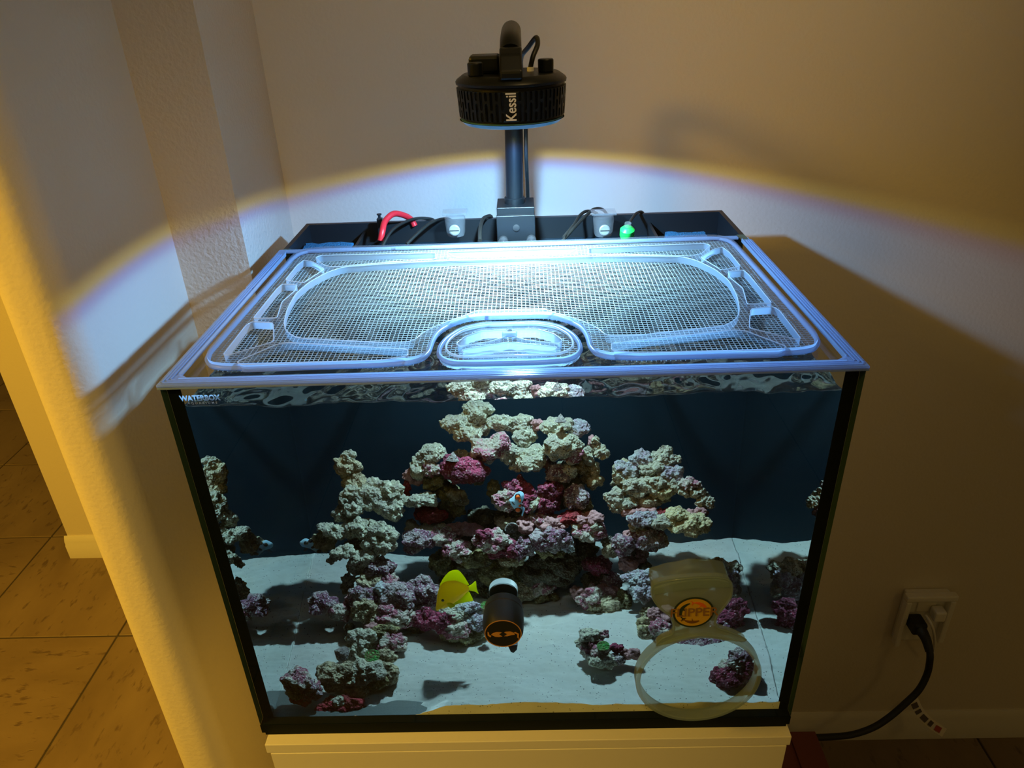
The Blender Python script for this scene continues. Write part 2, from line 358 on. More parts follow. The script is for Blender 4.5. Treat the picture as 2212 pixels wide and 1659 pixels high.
prism(bm, [(-0.449, 0.392)] + arc(-0.479, 0.162, 0.030, 0, -90) + arc(-0.493, 0.162, 0.030, -90, -180) + [(-0.523, 0.392)], 'z', FZ, CZ)
struct(done(bm, 'wall_pillar', M['wall'], smooth=30))
bm = bmesh.new(); box(bm, -0.523, -0.50, 0.392, 0.72, FZ, CZ); struct(done(bm, 'trim_1', M['wall']))
struct(onebox('wall_hall', M['wall'], (-1.492, -0.523, 1.30, 1.42, FZ, CZ)))
struct(onebox('wall_far', M['wall'], (-4.2, 2.6, 4.5, 4.6, FZ, CZ)))
def baseboard(name, pts, x0, x1):
    bm = bmesh.new(); prism(bm, pts, 'x', x0, x1); return struct(done(bm, name, M['trim'], smooth=30))
def bbprof(y): return [(y, FZ), (y - .014, FZ), (y - .014, FZ + .050), (y - .011, FZ + .056), (y - .011, FZ + .066), (y - .006, FZ + .078), (y - .003, FZ + .084), (y, FZ + .084)]
baseboard('baseboard_back', bbprof(0.60), -0.35, 2.6)
baseboard('baseboard_hall', bbprof(1.30), -1.502, -0.54)

# ------------------------------------------------------------------ cabinet
cabz = -0.455
cab = empty('aquarium_cabinet', (0, 0.24, FZ), 'white cabinet carrying the aquarium, its front lit yellow', 'cabinet')
onebox('top_panel', M['cab'], (-0.2955, 0.3005, -0.0115, 0.50, cabz - 0.018, cabz - 0.0035), cab, 0.0008)
onebox('body', M['cab'], (-0.291, 0.2965, 0.006, 0.495, FZ + 0.05, cabz - 0.0182), cab)
onebox('door', M['cab'], (-0.2915, 0.2970, -0.0115, 0.0055, FZ + 0.06, cabz - 0.0190), cab, 0.0006)
onebox('plinth', M['cab'], (-0.285, 0.29, 0.03, 0.49, FZ, FZ + 0.05), cab)

# ------------------------------------------------------------------ the tank
BZ = -0.4515; IZ = -0.4395
tank = empty('aquarium', (0, 0.24, cabz), 'rimless glass aquarium with a black rear chamber on a white cabinet', 'aquarium')
onebox('levelling_mat', M['sil'], (-0.298, 0.298, 0.002, 0.49, cabz - 0.0035, BZ), tank)
onebox('bottom_pane', M['base'], (-0.30, 0.30, 0.0003, 0.497, BZ, IZ), tank)
fp = onebox('front_pane', [M['pane'], M['edge']], (-0.30, 0.30, 0.0, 0.010, IZ + .0006, 0.0), tank)
for p in fp.data.polygons:
    if abs(p.normal.x) > .9 or p.normal.z > .9: p.material_index = 1
for s in (-1, 1):
    x0, x1 = sorted((s * 0.30, s * 0.290))
    sp = onebox('side_pane', [M['pane'], M['edge']], (x0, x1, 0.0102, 0.3795, IZ + .0002, 0.0), tank)
    for p in sp.data.polygons:
        if abs(p.normal.y) > .9 or p.normal.z > .9: p.material_index = 1
    x0, x1 = sorted((s * 0.2999, s * 0.2880))
    onebox('corner_seal', M['sil'], (x0, x1, 0.0101, 0.0106, BZ + .010, -0.0005), tank)
onebox('bottom_seal', M['sil'], (-0.2999, 0.2999, 0.0002, 0.0104, IZ + 0.0001, IZ + 0.0005), tank)
onebox('bottom_band', M['sil'], (-0.3002, 0.3002, -0.0006, -0.0001, BZ, IZ + 0.0008), tank)
onebox('overflow_wall', M['panel'], (-0.290, 0.290, 0.370, 0.3795, IZ + .0002, -0.002), tank)
onebox('rear_pane', M['black'], (-0.30, 0.30, 0.4895, 0.497, IZ + .0002, 0.0), tank)
for s in (-1, 1):
    x0, x1 = sorted((s * 0.30, s * 0.294)); onebox('chamber_side', M['black'], (x0, x1, 0.3797, 0.4893, IZ + .0002, 0.0), tank)
for X in (-0.215, 0.195): onebox('chamber_divider', M['black'], (X - .002, X + .002, 0.3797, 0.4893, -0.20, -0.012), tank)
onebox('chamber_water', M['chwater'], (-0.2938, 0.2938, 0.3797, 0.4893, -0.21, -0.031), tank)
# lettering etched in the front glass
RX = Matrix.Rotation(PI / 2, 4, 'X')
M['etch'], nt, out_ = mat('etched_lettering'); tl = add(nt, 'BsdfTranslucent'); tl.inputs[0].default_value = (0.9, 0.97, 1, 1); tr = add(nt, 'BsdfTransparent'); mx = add(nt, 'MixShader'); mx.inputs[0].default_value = 0.8
nt.links.new(tr.outputs[0], mx.inputs[1]); nt.links.new(tl.outputs[0], mx.inputs[2]); nt.links.new(mx.outputs[0], out_.inputs[0])
text('lettering', 'WATERBOX', M['etch'], 0.0075, Matrix.Translation((-0.2675, -0.0004, -0.0117)) @ RX, tank, 0.00005, 0.84, 0.00025)
text('lettering', 'AQUARIUMS', M['etch'], 0.0030, Matrix.Translation((-0.2665, -0.0004, -0.0165)) @ RX, tank, 0.00005, 1.0, 0.00006, 1.75)

# water body: front, side and top faces
WZ = -0.0285
bm = bmesh.new(); nx, ny = 230, 150; xs = np.linspace(-0.2898, 0.2898, nx); ys = np.linspace(YW, 0.3698, ny)
rg = np.random.default_rng(5)
wv = [(rg.uniform(40, 420), rg.uniform(0, 2 * PI), rg.uniform(0, 6.28)) for _ in range(26)]
def wave(x, y):
    h = 0
    for k, a, ph in wv: h += 0.075 / k * math.sin(k * (x * math.cos(a) + y * math.sin(a)) + ph)
    e = math.exp(-(y - YW) / 0.004) * 0.0018 + math.exp(-(0.2898 - abs(x)) / 0.004) * 0.0012
    return h * 0.55 + e
g = [[bm.verts.new((x, y, WZ + wave(x, y))) for x in xs] for y in ys]
for j in range(ny - 1):
    for i in range(nx - 1):
        q = bm.faces.new((g[j][i], g[j][i + 1], g[j + 1][i + 1], g[j + 1][i])); q.material_index = 0; q.smooth = True
bl = [bm.verts.new((x, YW, IZ)) for x in xs]
for i in range(nx - 1): bm.faces.new((bl[i], bl[i + 1], g[0][i + 1], g[0][i])).material_index = 1
for s, col in ((0, -1), (nx - 1, 1)):
    lo = [bm.verts.new((xs[s], y, IZ)) for y in ys]
    for j in range(ny - 1):
        vs = (lo[j + 1], lo[j], g[j][s], g[j + 1][s]); bm.faces.new(vs if col < 0 else vs[::-1]).material_index = 1
me = bpy.data.meshes.new('tank_water'); bm.to_mesh(me); bm.free()
wo = link('tank_water', me, [M['wtop'], M['wside']]); tag(wo, 'clear water filling the display part of the aquarium', 'water', kind='stuff')

# ------------------------------------------------------------------ sand
def vnoise(p, seed=0):
    """3D value noise, p (n,3) -> (n,) in 0..1"""
    i = np.floor(p).astype(np.int64); fr = p - i; fr = fr * fr * (3 - 2 * fr); out = 0
    for dx in (0, 1):
        for dy in (0, 1):
            for dz in (0, 1):
                wgt = (fr[:, 0] if dx else 1 - fr[:, 0]) * (fr[:, 1] if dy else 1 - fr[:, 1]) * (fr[:, 2] if dz else 1 - fr[:, 2])
                out = out + wgt * hsh(i[:, 0] + dx, i[:, 1] + dy, i[:, 2] + dz, seed)
    return out
def hsh(x, y, z, s):
    h = (x * 374761393 + y * 668265263 + z * 2147483647 + s * 974711) & 0xffffffff
    h = ((h ^ (h >> 13)) * 1274126177) & 0xffffffff; h = ((h ^ (h >> 16)) * 2246822519) & 0xffffffff
    return ((h ^ (h >> 15)) & 0xffffff) / 16777215.0
def worley(p, seed=0):
    i = np.floor(p).astype(np.int64); best = np.full(len(p), 9.0)
    for dx in (-1, 0, 1):
        for dy in (-1, 0, 1):
            for dz in (-1, 0, 1):
                c = i + np.array([dx, dy, dz])
                q = np.stack([c[:, k] + hsh(c[:, 0], c[:, 1], c[:, 2], seed + 11 * k) for k in range(3)], 1)
                best = np.minimum(best, ((q - p) ** 2).sum(1))
    return np.sqrt(best)
def sand_z(x, y):
    """x, y arrays"""
    t = np.clip((x + 0.29) / 0.58, 0, 1)
    yl = np.interp(y, [0.01, 0.08, 0.13, 0.22, 0.33, 0.37], [-0.445, -0.441, -0.434, -0.4185, -0.402, -0.398])
    yc = np.interp(y, [0.01, 0.10, 0.37], [-0.4255, -0.423, -0.405])
    yr = np.interp(y, [0.01, 0.16, 0.32, 0.37], [-0.4285, -0.400, -0.388, -0.385])
    z = np.where(t < .3, yl + (yc - yl) * (t / .3) ** 1.0, yc + (yr - yc) * ((t - .3) / .7))
    P = np.stack([x * 11 + y * 4, y * 22, x * 0], 1)
    z = z + 0.010 * (vnoise(P, 3) - 0.5) + 0.004 * (vnoise(P * 3.1, 4) - 0.5) + 0.0022 * (vnoise(P * 9, 9) - .5) + 0.0010 * (vnoise(P * 24, 12) - .5)
    d = np.hypot((x + 0.142) / 0.045, (y - 0.022) / 0.030); z = z - 0.022 * np.clip(1.25 - d + 0.15 * (vnoise(P * 8, 6) - .5), 0, 1)
    d = np.hypot((x + 0.262) / 0.070, (y - 0.020) / 0.045); z = z - 0.02 * np.clip(1.3 - d, 0, 1)
    return z
bm = bmesh.new(); sx = np.linspace(-0.2896, 0.2896, 330); sy = np.linspace(0.01005, 0.3697, 210)
XX, YY = np.meshgrid(sx, sy); ZZ = sand_z(XX.ravel(), YY.ravel()).reshape(XX.shape)
ZZ = np.maximum(ZZ, IZ - 0.002)
g = [[bm.verts.new((XX[j, i], YY[j, i], ZZ[j, i])) for i in range(len(sx))] for j in range(len(sy))]
for j in range(len(sy) - 1):
    for i in range(len(sx) - 1): bm.faces.new((g[j][i], g[j][i + 1], g[j + 1][i + 1], g[j + 1][i])).smooth = True
for row in ([g[0][i] for i in range(len(sx))], [g[j][0] for j in range(len(sy))], [g[j][-1] for j in range(len(sy))]):
    lo = [bm.verts.new((v.co.x, v.co.y, IZ - 0.002)) for v in row]
    for i in range(len(row) - 1): bm.faces.new((lo[i], lo[i + 1], row[i + 1], row[i]))
me = bpy.data.meshes.new('sand_bed'); bm.to_mesh(me); bm.free()
def sandmat():
    m, nt, out = mat('aragonite_sand'); L = nt.links; b = add(nt, 'BsdfPrincipled'); b.inputs['Roughness'].default_value = 0.9; b.inputs['Specular IOR Level'].default_value = 0.2; L.new(b.outputs[0], out.inputs[0])
    tc = add(nt, 'TexCoord')
    n1 = add(nt, 'TexNoise'); n1.inputs['Scale'].default_value = 22; n1.inputs['Detail'].default_value = 4; L.new(tc.outputs['Object'], n1.inputs['Vector'])
    v = add(nt, 'TexVoronoi'); v.inputs['Scale'].default_value = 230; L.new(tc.outputs['Object'], v.inputs['Vector'])
    lt = add(nt, 'Math', operation='LESS_THAN'); lt.inputs[1].default_value = 0.17; L.new(v.outputs['Distance'], lt.inputs[0])
    n2 = add(nt, 'TexNoise'); n2.inputs['Scale'].default_value = 90; L.new(tc.outputs['Object'], n2.inputs['Vector'])
    gt = add(nt, 'Math', operation='GREATER_THAN'); gt.inputs[1].default_value = 0.50; L.new(n2.outputs[0], gt.inputs[0])
    mu = add(nt, 'Math', operation='MULTIPLY'); L.new(lt.outputs[0], mu.inputs[0]); L.new(gt.outputs[0], mu.inputs[1])
    r1 = add(nt, 'ValToRGB'); r1.color_ramp.elements[0].position = .3; r1.color_ramp.elements[0].color = (0.66, 0.64, 0.57, 1); r1.color_ramp.elements[1].position = .7; r1.color_ramp.elements[1].color = (0.80, 0.79, 0.73, 1)
    L.new(n1.outputs[0], r1.inputs[0]); mx = add(nt, 'MixRGB'); mx.inputs[2].default_value = (0.16, 0.16, 0.15, 1); L.new(mu.outputs[0], mx.inputs[0]); L.new(r1.outputs[0], mx.inputs[1]); L.new(mx.outputs[0], b.inputs['Base Color'])
    n3 = add(nt, 'TexNoise'); n3.inputs['Scale'].default_value = 1200; L.new(tc.outputs['Object'], n3.inputs['Vector'])
    bp = add(nt, 'Bump'); bp.inputs['Distance'].default_value = 0.0004; L.new(n3.outputs[0], bp.inputs['Height']); L.new(bp.outputs[0], b.inputs['Normal'])
    return m
tag(link('sand_bed', me, sandmat()), 'white aragonite sand covering the aquarium bottom in ripples', 'sand', kind='stuff')

# ------------------------------------------------------------------ rocks
def ico(n):
    b = bmesh.new(); bmesh.ops.create_icosphere(b, subdivisions=n, radius=1.0)
    v = np.array([x.co[:] for x in b.verts]); fc = [[q.index for q in p.verts] for p in b.faces]; b.free(); return v, fc
ICO = {5: ico(5), 6: ico(6)}
seedc = [100]
def rock(px, py, rx, ry, y, kind, parent, ang=0.0, name='rock', label=None, knob=1.0):
    """a lump centred where the photo shows it, at distance y behind the front glass"""
    seedc[0] += 1; sd = seedc[0]
    c = wat(px, py, y=y); ex = (wat(px + rx, py, y=y) - c).length; ez = (wat(px, py - ry, y=y) - c).length * 0.86
    ey = 0.85 * (ex + ez) / 2
    big = max(ex, ez); U, fc = ICO[6 if big > 0.0155 else 5]
    p = U * np.array([ex, ey, ez])
    ca, sa = math.cos(math.radians(ang)), math.sin(math.radians(ang))
    if ang: p = np.stack([p[:, 0] * ca - p[:, 2] * sa, p[:, 1], p[:, 0] * sa + p[:, 2] * ca], 1)
    off = np.array([sd * 1.37, sd * 0.71, sd * 2.13])
    lump = vnoise(p / big * 1.5 + off, 1) - 0.5
    lump2 = vnoise(p / big * 3.1 + off, 2) - 0.5
    sm = (ex + ez) / 2
    fs = max(0.006, min(0.011, sm * 0.55))
    wv1 = worley((p + 0.004 * np.stack([vnoise(p * 90 + off, 5), vnoise(p * 90 + off, 6), vnoise(p * 90 + off, 7)], 1)) / fs + off, 3)
    wv2 = worley(p / 0.0034 + off, 4)
    d = sm * (0.62 * lump + 0.40 * lump2) + knob * (fs * 0.62 * (0.50 - wv1) + 0.0019 * (0.5 - wv2)) + 0.0012 * (vnoise(p * 520 + off, 8) - .5)
    nrm = U if not ang else np.stack([U[:, 0] * ca - U[:, 2] * sa, U[:, 1], U[:, 0] * sa + U[:, 2] * ca], 1)
    p = p + nrm * d[:, None]
    me = bpy.data.meshes.new(name); me.from_pydata(p.tolist(), [], fc); me.polygons.foreach_set('use_smooth', [True] * len(fc))
    loc = c - (world_loc(parent) if parent is not None else Vector())
    o = link(name, me, RK[kind], parent, loc)
    if label: o['label'] = label
    return o
def reef(name, foot, label, items, ya, yb):
    root = empty(name, foot, label, 'rock')
    for it in items: rock(*it[:4], float(np.interp(it[4], ya, yb)), it[5], root, *(it[6:7] or ()))
    return root
YL = ((0.05, 0.07, 0.095, 0.13, 0.165, 0.235), (0.05, 0.075, 0.135, 0.19, 0.225, 0.285))
YA = ((0.115, 0.15, 0.235), (0.218, 0.243, 0.318))
YR = ((0.09, 0.115, 0.155, 0.225), (0.138, 0.168, 0.222, 0.295))
LEFT = [ # px, py, rx, ry, y, kind, angle
 (750,1004,25,27,.235,'t'),(752,985,16,14,.235,'w'),(768,1036,24,20,.235,'t',-30),(750,1044,12,12,.23,'t'),(807,1050,26,19,.23,'w'),(805,1076,34,28,.215,'w'),(846,1064,27,28,.215,'w'),
 (842,1098,30,26,.205,'w'),(760,1066,21,20,.215,'w'),(764,1097,30,21,.205,'w'),(741,1083,11,11,.205,'w'),(737,1112,17,20,.205,'w'),(774,1140,38,24,.19,'w'),
 (717,1146,33,19,.185,'w',-15),(699,1170,26,24,.19,'t'),(826,1152,32,28,.18,'w'),(818,1178,36,22,.17,'w'),(739,1194,28,14,.16,'w',15),(717,1210,12,8,.16,'w'),(786,1205,34,20,.165,'w'),
 (770,1226,18,18,.165,'w'),(780,1170,34,24,.205,'t'),(823,1234,34,26,.16,'p'),(798,1258,30,24,.155,'t'),(752,1252,14,13,.18,'w'),(752,1270,15,16,.18,'t'),(838,1258,22,18,.15,'q'),
 (695,1304,32,20,.135,'p'),(734,1320,24,16,.13,'q',-15),(757,1302,12,18,.14,'k'),(744,1332,12,12,.13,'k'),(790,1297,36,28,.13,'p'),(824,1272,21,13,.13,'b'),(860,1290,40,30,.13,'p'),
 (917,1278,36,34,.145,'p'),(790,1323,33,28,.12,'t'),(854,1333,48,24,.12,'q'),(926,1336,30,24,.12,'m'),(895,1312,34,28,.14,'p'),(900,1350,36,18,.13,'o'),
 (785,1384,32,22,.095,'w'),(850,1389,30,26,.095,'q'),(808,1357,24,12,.11,'k'),(836,1362,24,14,.10,'o'),(766,1411,26,20,.09,'w'),(835,1417,22,18,.085,'t'),(805,1440,34,16,.08,'t'),(757,1362,9,20,.12,'d'),
 (732,1463,42,33,.060,'t'),(789,1458,42,30,.060,'w'),(830,1455,27,26,.068,'t'),(768,1488,34,15,.052,'t'),(812,1474,28,16,.058,'o'),
 (984,1323,36,19,.115,'w'),(1018,1318,28,18,.115,'b'),(956,1342,34,22,.11,'m'),(982,1357,34,20,.105,'q'),(1028,1345,26,20,.11,'b'),(1004,1368,46,17,.11,'o'),
]
ARCH = [
 (1027,888,32,24,.235,'w'),(988,918,30,18,.225,'w'),(962,914,12,11,.225,'w'),(1012,936,32,18,.22,'w'),(1041,916,24,24,.235,'w'),(1080,914,28,18,.22,'w'),(1104,910,12,10,.22,'w'),
 (1126,920,28,20,.22,'w'),(1138,944,27,20,.205,'w'),(1066,968,40,31,.19,'q'),(1100,978,24,22,.19,'w'),(1142,988,38,26,.185,'w'),(1128,1006,26,14,.19,'w'),(1201,922,38,22,.205,'w'),(1160,917,15,13,.21,'k'),
 (1248,926,24,20,.205,'b'),(1213,963,42,31,.18,'w'),(1236,980,24,20,.18,'q'),(1268,984,17,22,.19,'w'),(1302,978,16,15,.18,'w'),(1286,952,9,9,.185,'w'),(1292,966,10,10,.185,'w'),(1279,962,9,24,.195,'k'),(1180,1000,20,14,.20,'k'),
 (1208,1024,33,21,.18,'p'),(1228,1017,16,14,.175,'w'),(1254,1008,18,18,.19,'t'),(1281,1034,21,28,.19,'t'),(1285,1010,12,16,.19,'t'),
 (929,985,33,24,.20,'w'),(909,1012,22,24,.195,'w'),(930,1014,18,16,.185,'q'),(1003,1016,47,26,.175,'m'),(975,1008,24,24,.19,'m'),(1032,1036,18,12,.175,'d'),(895,1027,24,20,.205,'k'),(877,1056,10,18,.20,'r'),(937,1038,26,20,.195,'o'),(1000,985,20,14,.22,'t'),
 (908,1081,37,17,.175,'w'),(974,1071,28,28,.20,'o'),(950,1052,24,24,.205,'d'),(988,1103,17,14,.185,'o'),(929,1111,36,20,.18,'r'),(892,1142,18,20,.18,'t'),(985,1075,24,22,.19,'t'),
 (956,1158,30,20,.155,'q'),(908,1166,36,20,.15,'p'),(889,1186,18,13,.15,'p'),(998,1143,38,15,.17,'k'),(988,1186,32,25,.145,'q'),(1020,1206,40,24,.15,'o'),(940,1150,50,18,.17,'t'),
 (1066,1166,42,26,.135,'q'),(1092,1190,38,22,.13,'m'),(1130,1182,25,28,.135,'p'),(1103,1208,32,12,.13,'t'),(1048,1160,22,20,.13,'m'),
 (1119,1054,34,22,.175,'m'),(1092,1081,28,26,.165,'q'),(1132,1082,30,26,.165,'m'),(1066,1058,15,24,.19,'o'),(1110,1112,36,24,.175,'d'),(1135,1134,21,20,.15,'k'),(1090,1128,26,16,.16,'t'),
 (1190,1064,28,28,.17,'m'),(1182,1090,30,24,.165,'m'),(1155,1090,10,26,.16,'w',-35),(1245,1076,26,32,.165,'p'),(1262,1094,18,26,.17,'o'),(1199,1132,36,15,.15,'k'),(1170,1120,26,14,.155,'q'),(1232,1118,30,14,.155,'r'),
 (1191,1164,43,25,.135,'p'),(1226,1178,20,18,.135,'b'),(1188,1190,32,16,.135,'o'),(1272,1120,32,13,.145,'k'),(1274,1148,43,24,.14,'q'),(1288,1140,14,9,.13,'w'),(1318,1190,16,19,.13,'t'),(1312,1170,14,12,.14,'d'),
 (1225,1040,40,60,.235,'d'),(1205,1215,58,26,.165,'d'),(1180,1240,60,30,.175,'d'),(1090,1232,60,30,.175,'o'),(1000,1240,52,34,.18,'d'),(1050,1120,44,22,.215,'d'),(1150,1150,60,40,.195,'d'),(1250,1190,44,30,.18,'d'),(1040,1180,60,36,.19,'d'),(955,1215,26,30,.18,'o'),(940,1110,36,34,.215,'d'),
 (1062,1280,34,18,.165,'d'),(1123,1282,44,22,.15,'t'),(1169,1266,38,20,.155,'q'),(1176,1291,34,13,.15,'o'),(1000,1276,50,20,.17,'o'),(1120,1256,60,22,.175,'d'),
 (1286,1221,30,22,.15,'m'),(1276,1290,35,26,.115,'q'),(1302,1305,36,22,.115,'t'),(1247,1280,16,13,.12,'k'),(1342,1296,24,22,.12,'o'),(1322,1256,26,22,.145,'p'),(1290,1255,36,26,.16,'d'),(1310,1275,26,14,.125,'k'),
]
RIGHT = [
 (1438,974,14,13,.215,'w'),(1420,986,20,12,.215,'w',25),(1388,993,25,18,.21,'b'),(1443,994,22,17,.205,'w'),(1463,993,10,10,.205,'w'),(1357,1014,28,22,.205,'b'),(1341,1031,20,17,.20,'w'),(1408,1010,28,16,.20,'w'),(1448,1023,30,18,.195,'b'),
 (1378,1052,34,22,.19,'w'),(1415,1042,30,20,.19,'w'),(1327,1076,20,24,.185,'w'),(1332,1097,16,12,.18,'w'),(1352,1089,25,11,.18,'w'),(1428,1061,30,17,.185,'y'),(1415,1079,36,13,.19,'t'),(1385,1078,30,16,.19,'t'),
 (1453,1048,20,15,.185,'w'),(1491,1045,25,15,.18,'q'),(1511,1066,20,14,.175,'w'),(1521,1086,20,16,.17,'w'),(1484,1063,24,9,.18,'w'),(1360,1030,34,40,.225,'t'),(1400,1030,44,36,.225,'t'),
 (1377,1102,36,12,.18,'k'),(1514,1106,19,11,.165,'k'),(1390,1121,34,16,.165,'b'),(1428,1127,27,13,.16,'w'),(1376,1138,18,10,.165,'t'),(1440,1108,30,9,.175,'r'),
 (1463,1112,28,17,.16,'y'),(1466,1135,26,14,.155,'y'),(1502,1136,31,24,.15,'y'),(1492,1110,16,12,.165,'k'),(1403,1162,36,25,.165,'p'),(1426,1168,17,20,.165,'p'),(1357,1156,11,11,.165,'k'),(1380,1150,24,20,.175,'k'),(1348,1178,24,22,.16,'p'),
 (1383,1203,17,22,.175,'k'),(1360,1212,26,20,.17,'k'),(1358,1192,26,26,.18,'d'),(1392,1222,16,9,.17,'d'),
 (1388,1249,40,20,.14,'b'),(1387,1280,27,22,.13,'b'),(1418,1249,18,16,.145,'w'),(1448,1240,16,9,.16,'t'),(1476,1245,30,16,.16,'w'),(1529,1224,36,19,.165,'w'),(1566,1230,32,24,.155,'w'),(1580,1256,20,22,.145,'b'),(1590,1278,11,15,.14,'w'),
 (1500,1262,44,26,.15,'b'),(1450,1280,40,26,.14,'q'),(1545,1270,30,26,.145,'b'),(1593,1316,24,24,.115,'m'),(1576,1338,26,20,.11,'m'),(1590,1350,18,14,.11,'m'),
 (1391,1350,15,17,.10,'y'),(1424,1356,23,18,.095,'q'),(1415,1328,15,15,.11,'k'),(1400,1322,20,12,.12,'t'),(1440,1330,26,22,.115,'k'),(1500,1330,50,30,.12,'p'),(1513,1388,60,18,.092,'p'),(1550,1362,30,20,.105,'p'),(1460,1370,30,18,.10,'t'),(1392,1370,14,9,.095,'t'),
]
reef('live_rock', (-0.19, 0.10, IZ), 'tall pale knobbly reef rock standing at the left of the tank', LEFT, *YL)
reef('live_rock', (0.01, 0.17, IZ), 'large central arch of purple and white reef rock', ARCH, *YA)
reef('live_rock', (0.17, 0.14, IZ), 'reef rock with an overhanging cream shelf right of the central arch', RIGHT, *YR)
def loose(label, foot, items):
    root = empty('live_rock', foot, label, 'rock')
    for it in items: rock(*it[:6], root, *(it[6:7] or ()))
loose('brown and purple round rock at the lower left front corner of the tank', (-0.25, 0.03, IZ), [(650,1478,34,30,.036,'q'),(666,1488,26,28,.036,'p'),(640,1494,24,22,.034,'t'),(652,1508,26,14,.032,'r')])
loose('red sponge covered rock lying nearest the front glass at lower left', (-0.2, 0.03, IZ), [(722,1532,34,18,.034,'r',18),(752,1522,28,20,.034,'r',20),(766,1542,20,18,.034,'y'),(730,1518,26,10,.034,'w',20),(705,1540,16,14,.034,'t')])
loose('small pink and white rock fragment with a green polyp on open sand', (0.1, 0.09, -0.42), [(1276,1374,26,15,.098,'w'),(1262,1388,16,14,.098,'w'),(1283,1402,30,18,.088,'q'),(1306,1426,34,15,.078,'w'),(1362,1412,22,13,.086,'k',10),(1333,1400,15,11,.090,'m'),(1335,1424,20,12,.082,'p'),(1300,1370,14,9,.10,'q')])
loose('magenta speckled rock on the sand seen through the round lens', (0.24, 0.05, -0.43), [(1588,1446,40,34,.055,'q'),(1600,1425,30,24,.058,'p'),(1575,1462,34,28,.05,'m'),(1598,1470,28,22,.05,'q'),(1602,1440,28,26,.052,'m')])

# ------------------------------------------------------------------ snails, polyps
def snail(px, py, rpx, y, label, tilt=(0, 0.35, 1)):
    c = wat(px, py, y=y); R_ = (wat(px + rpx, py, y=y) - c).length
    root = empty('turban_snail', c, label, 'snail', None)
    prof = []
    for k in range(0, 15):
        h = k / 14; prof.append((R_ * (1 - h) ** 0.9 * (1 + 0.10 * (k % 2 == 0)) + 1e-5, -0.5 * R_ + h * 1.45 * R_))
    prof.append((0, 0.97 * R_)); prof.insert(0, (0, -0.55 * R_))
    lobj('shell', M['shell'], prof, c, tilt, root, 20, 60)
    lobj('foot', RK['d'], [(0, -.1 * R_), (.75 * R_, -.05 * R_), (.6 * R_, .1 * R_), (0, .15 * R_)], c - Vector(tilt).normalized() * R_ * .62, tilt, root, 16, 60)
snail(1211, 905, 13, .272, 'grey conical snail on top of the central arch at its right')
snail(978, 988, 14, .258, 'grey conical snail on the red rock of the arch, left side', (0.1, 0.3, 1))
snail(1103, 1138, 14, .212, 'grey green snail low in the centre of the arch', (-.3, -.6, 1))
snail(734, 1410, 18, .105, 'pale grey snail shell on the lower left reef rock', (-.6, -.5, .8))
snail(1409, 1010, 9, .27, 'small yellow green snail near the top of the right reef rock', (.6, -.8, .4))
def polyp(px, py, rpx, y, label, axis=(0, -.6, 1)):
    c = wat(px, py, y=y); R_ = (wat(px + rpx, py, y=y) - c).length
    root = empty('mushroom_coral', c, label, 'coral')
    lobj('disc', M['polyp'], [(0, 0), (.55 * R_, .02 * R_), (.9 * R_, .18 * R_), (R_, .32 * R_), (.86 * R_, .36 * R_), (.5 * R_, .22 * R_), (.2 * R_, .30 * R_), (0, .34 * R_)], c, axis, root, 24, 60)
    lobj('stalk', RK['o'], [(.3 * R_, -.9 * R_), (.4 * R_, -.4 * R_), (.6 * R_, 0.03 * R_)], c, axis, root, 14, 60)
polyp(805, 1418, 17, .092, 'glowing green mushroom coral on the lower left reef rock')
polyp(1303, 1397, 14, .078, 'dark green mushroom coral on the small rock fragment')
polyp(1050, 1309, 12, .15, 'brown cup coral beside the black glass magnet')

# ------------------------------------------------------------------ fish
def inflate(name, pts, y, th, m, parent, n=4, inside=True, dy=0.0):
    """rounded flat body: outline in photo pixels put on the vertical plane at depth y"""
    fn = wat if inside else at
    P2 = smoothpath([(p[0], p[1], 0) for p in pts], n, True)
    P = [fn(p.x, p.y, y=y) for p in P2]; c = sum(P, Vector()) / len(P)
    bm = bmesh.new(); front = []; back = []
    for rr in (1.0, .93, .78, .55, .28):
        t = th * math.sqrt(max(0, 1 - rr * rr))
        ring = [c + (p - c) * rr for p in P]
        if rr == 1.0: fr = bk = [bm.verts.new(p + Vector((0, dy, 0))) for p in ring]
        else: fr = [bm.verts.new(p + Vector((0, dy - t, 0))) for p in ring]; bk = [bm.verts.new(p + Vector((0, dy + t, 0))) for p in ring]
        front.append(fr); back.append(bk)
    N = len(P)
    for R_ in (front, back):
        for a, b_ in zip(R_, R_[1:]):
            for k in range(N): bm.faces.new((a[k], a[(k + 1) % N], b_[(k + 1) % N], b_[k]))
    cf = bm.verts.new(c + Vector((0, dy - th, 0))); cb = bm.verts.new(c + Vector((0, dy + th, 0)))
    for k in range(N): bm.faces.new((front[-1][k], front[-1][(k + 1) % N], cf)); bm.faces.new((back[-1][(k + 1) % N], back[-1][k], cb))
    return done(bm, name, m, parent, 70)
Y1 = 0.10
tang = empty('yellow_tang', wat(985, 1275, y=Y1), 'yellow tang swimming head down before the central arch', 'fish')
inflate('body', [(941,1316),(943,1300),(944,1288),(947,1275),(953,1262),(964,1254),(983,1252),(998,1257),(1010,1265),(1014,1270),(1013,1276),(1007,1280),(1000,1289),(984,1300),(968,1311),(955,1315),(950,1312),(946,1319)], Y1, 0.006, M['yellow'], tang)
inflate('dorsal_fin', [(950,1266),(954,1255),(962,1243),(972,1234),(983,1231),(992,1233),(1001,1243),(1008,1254),(1013,1264),(1000,1262),(984,1258),(966,1260)], Y1, 0.0012, M['yfin'], tang)
inflate('anal_fin', [(1011,1277),(1018,1287),(1022,1297),(1012,1300),(996,1303),(976,1308),(980,1300),(998,1290)], Y1, 0.0012, M['yfin'], tang)
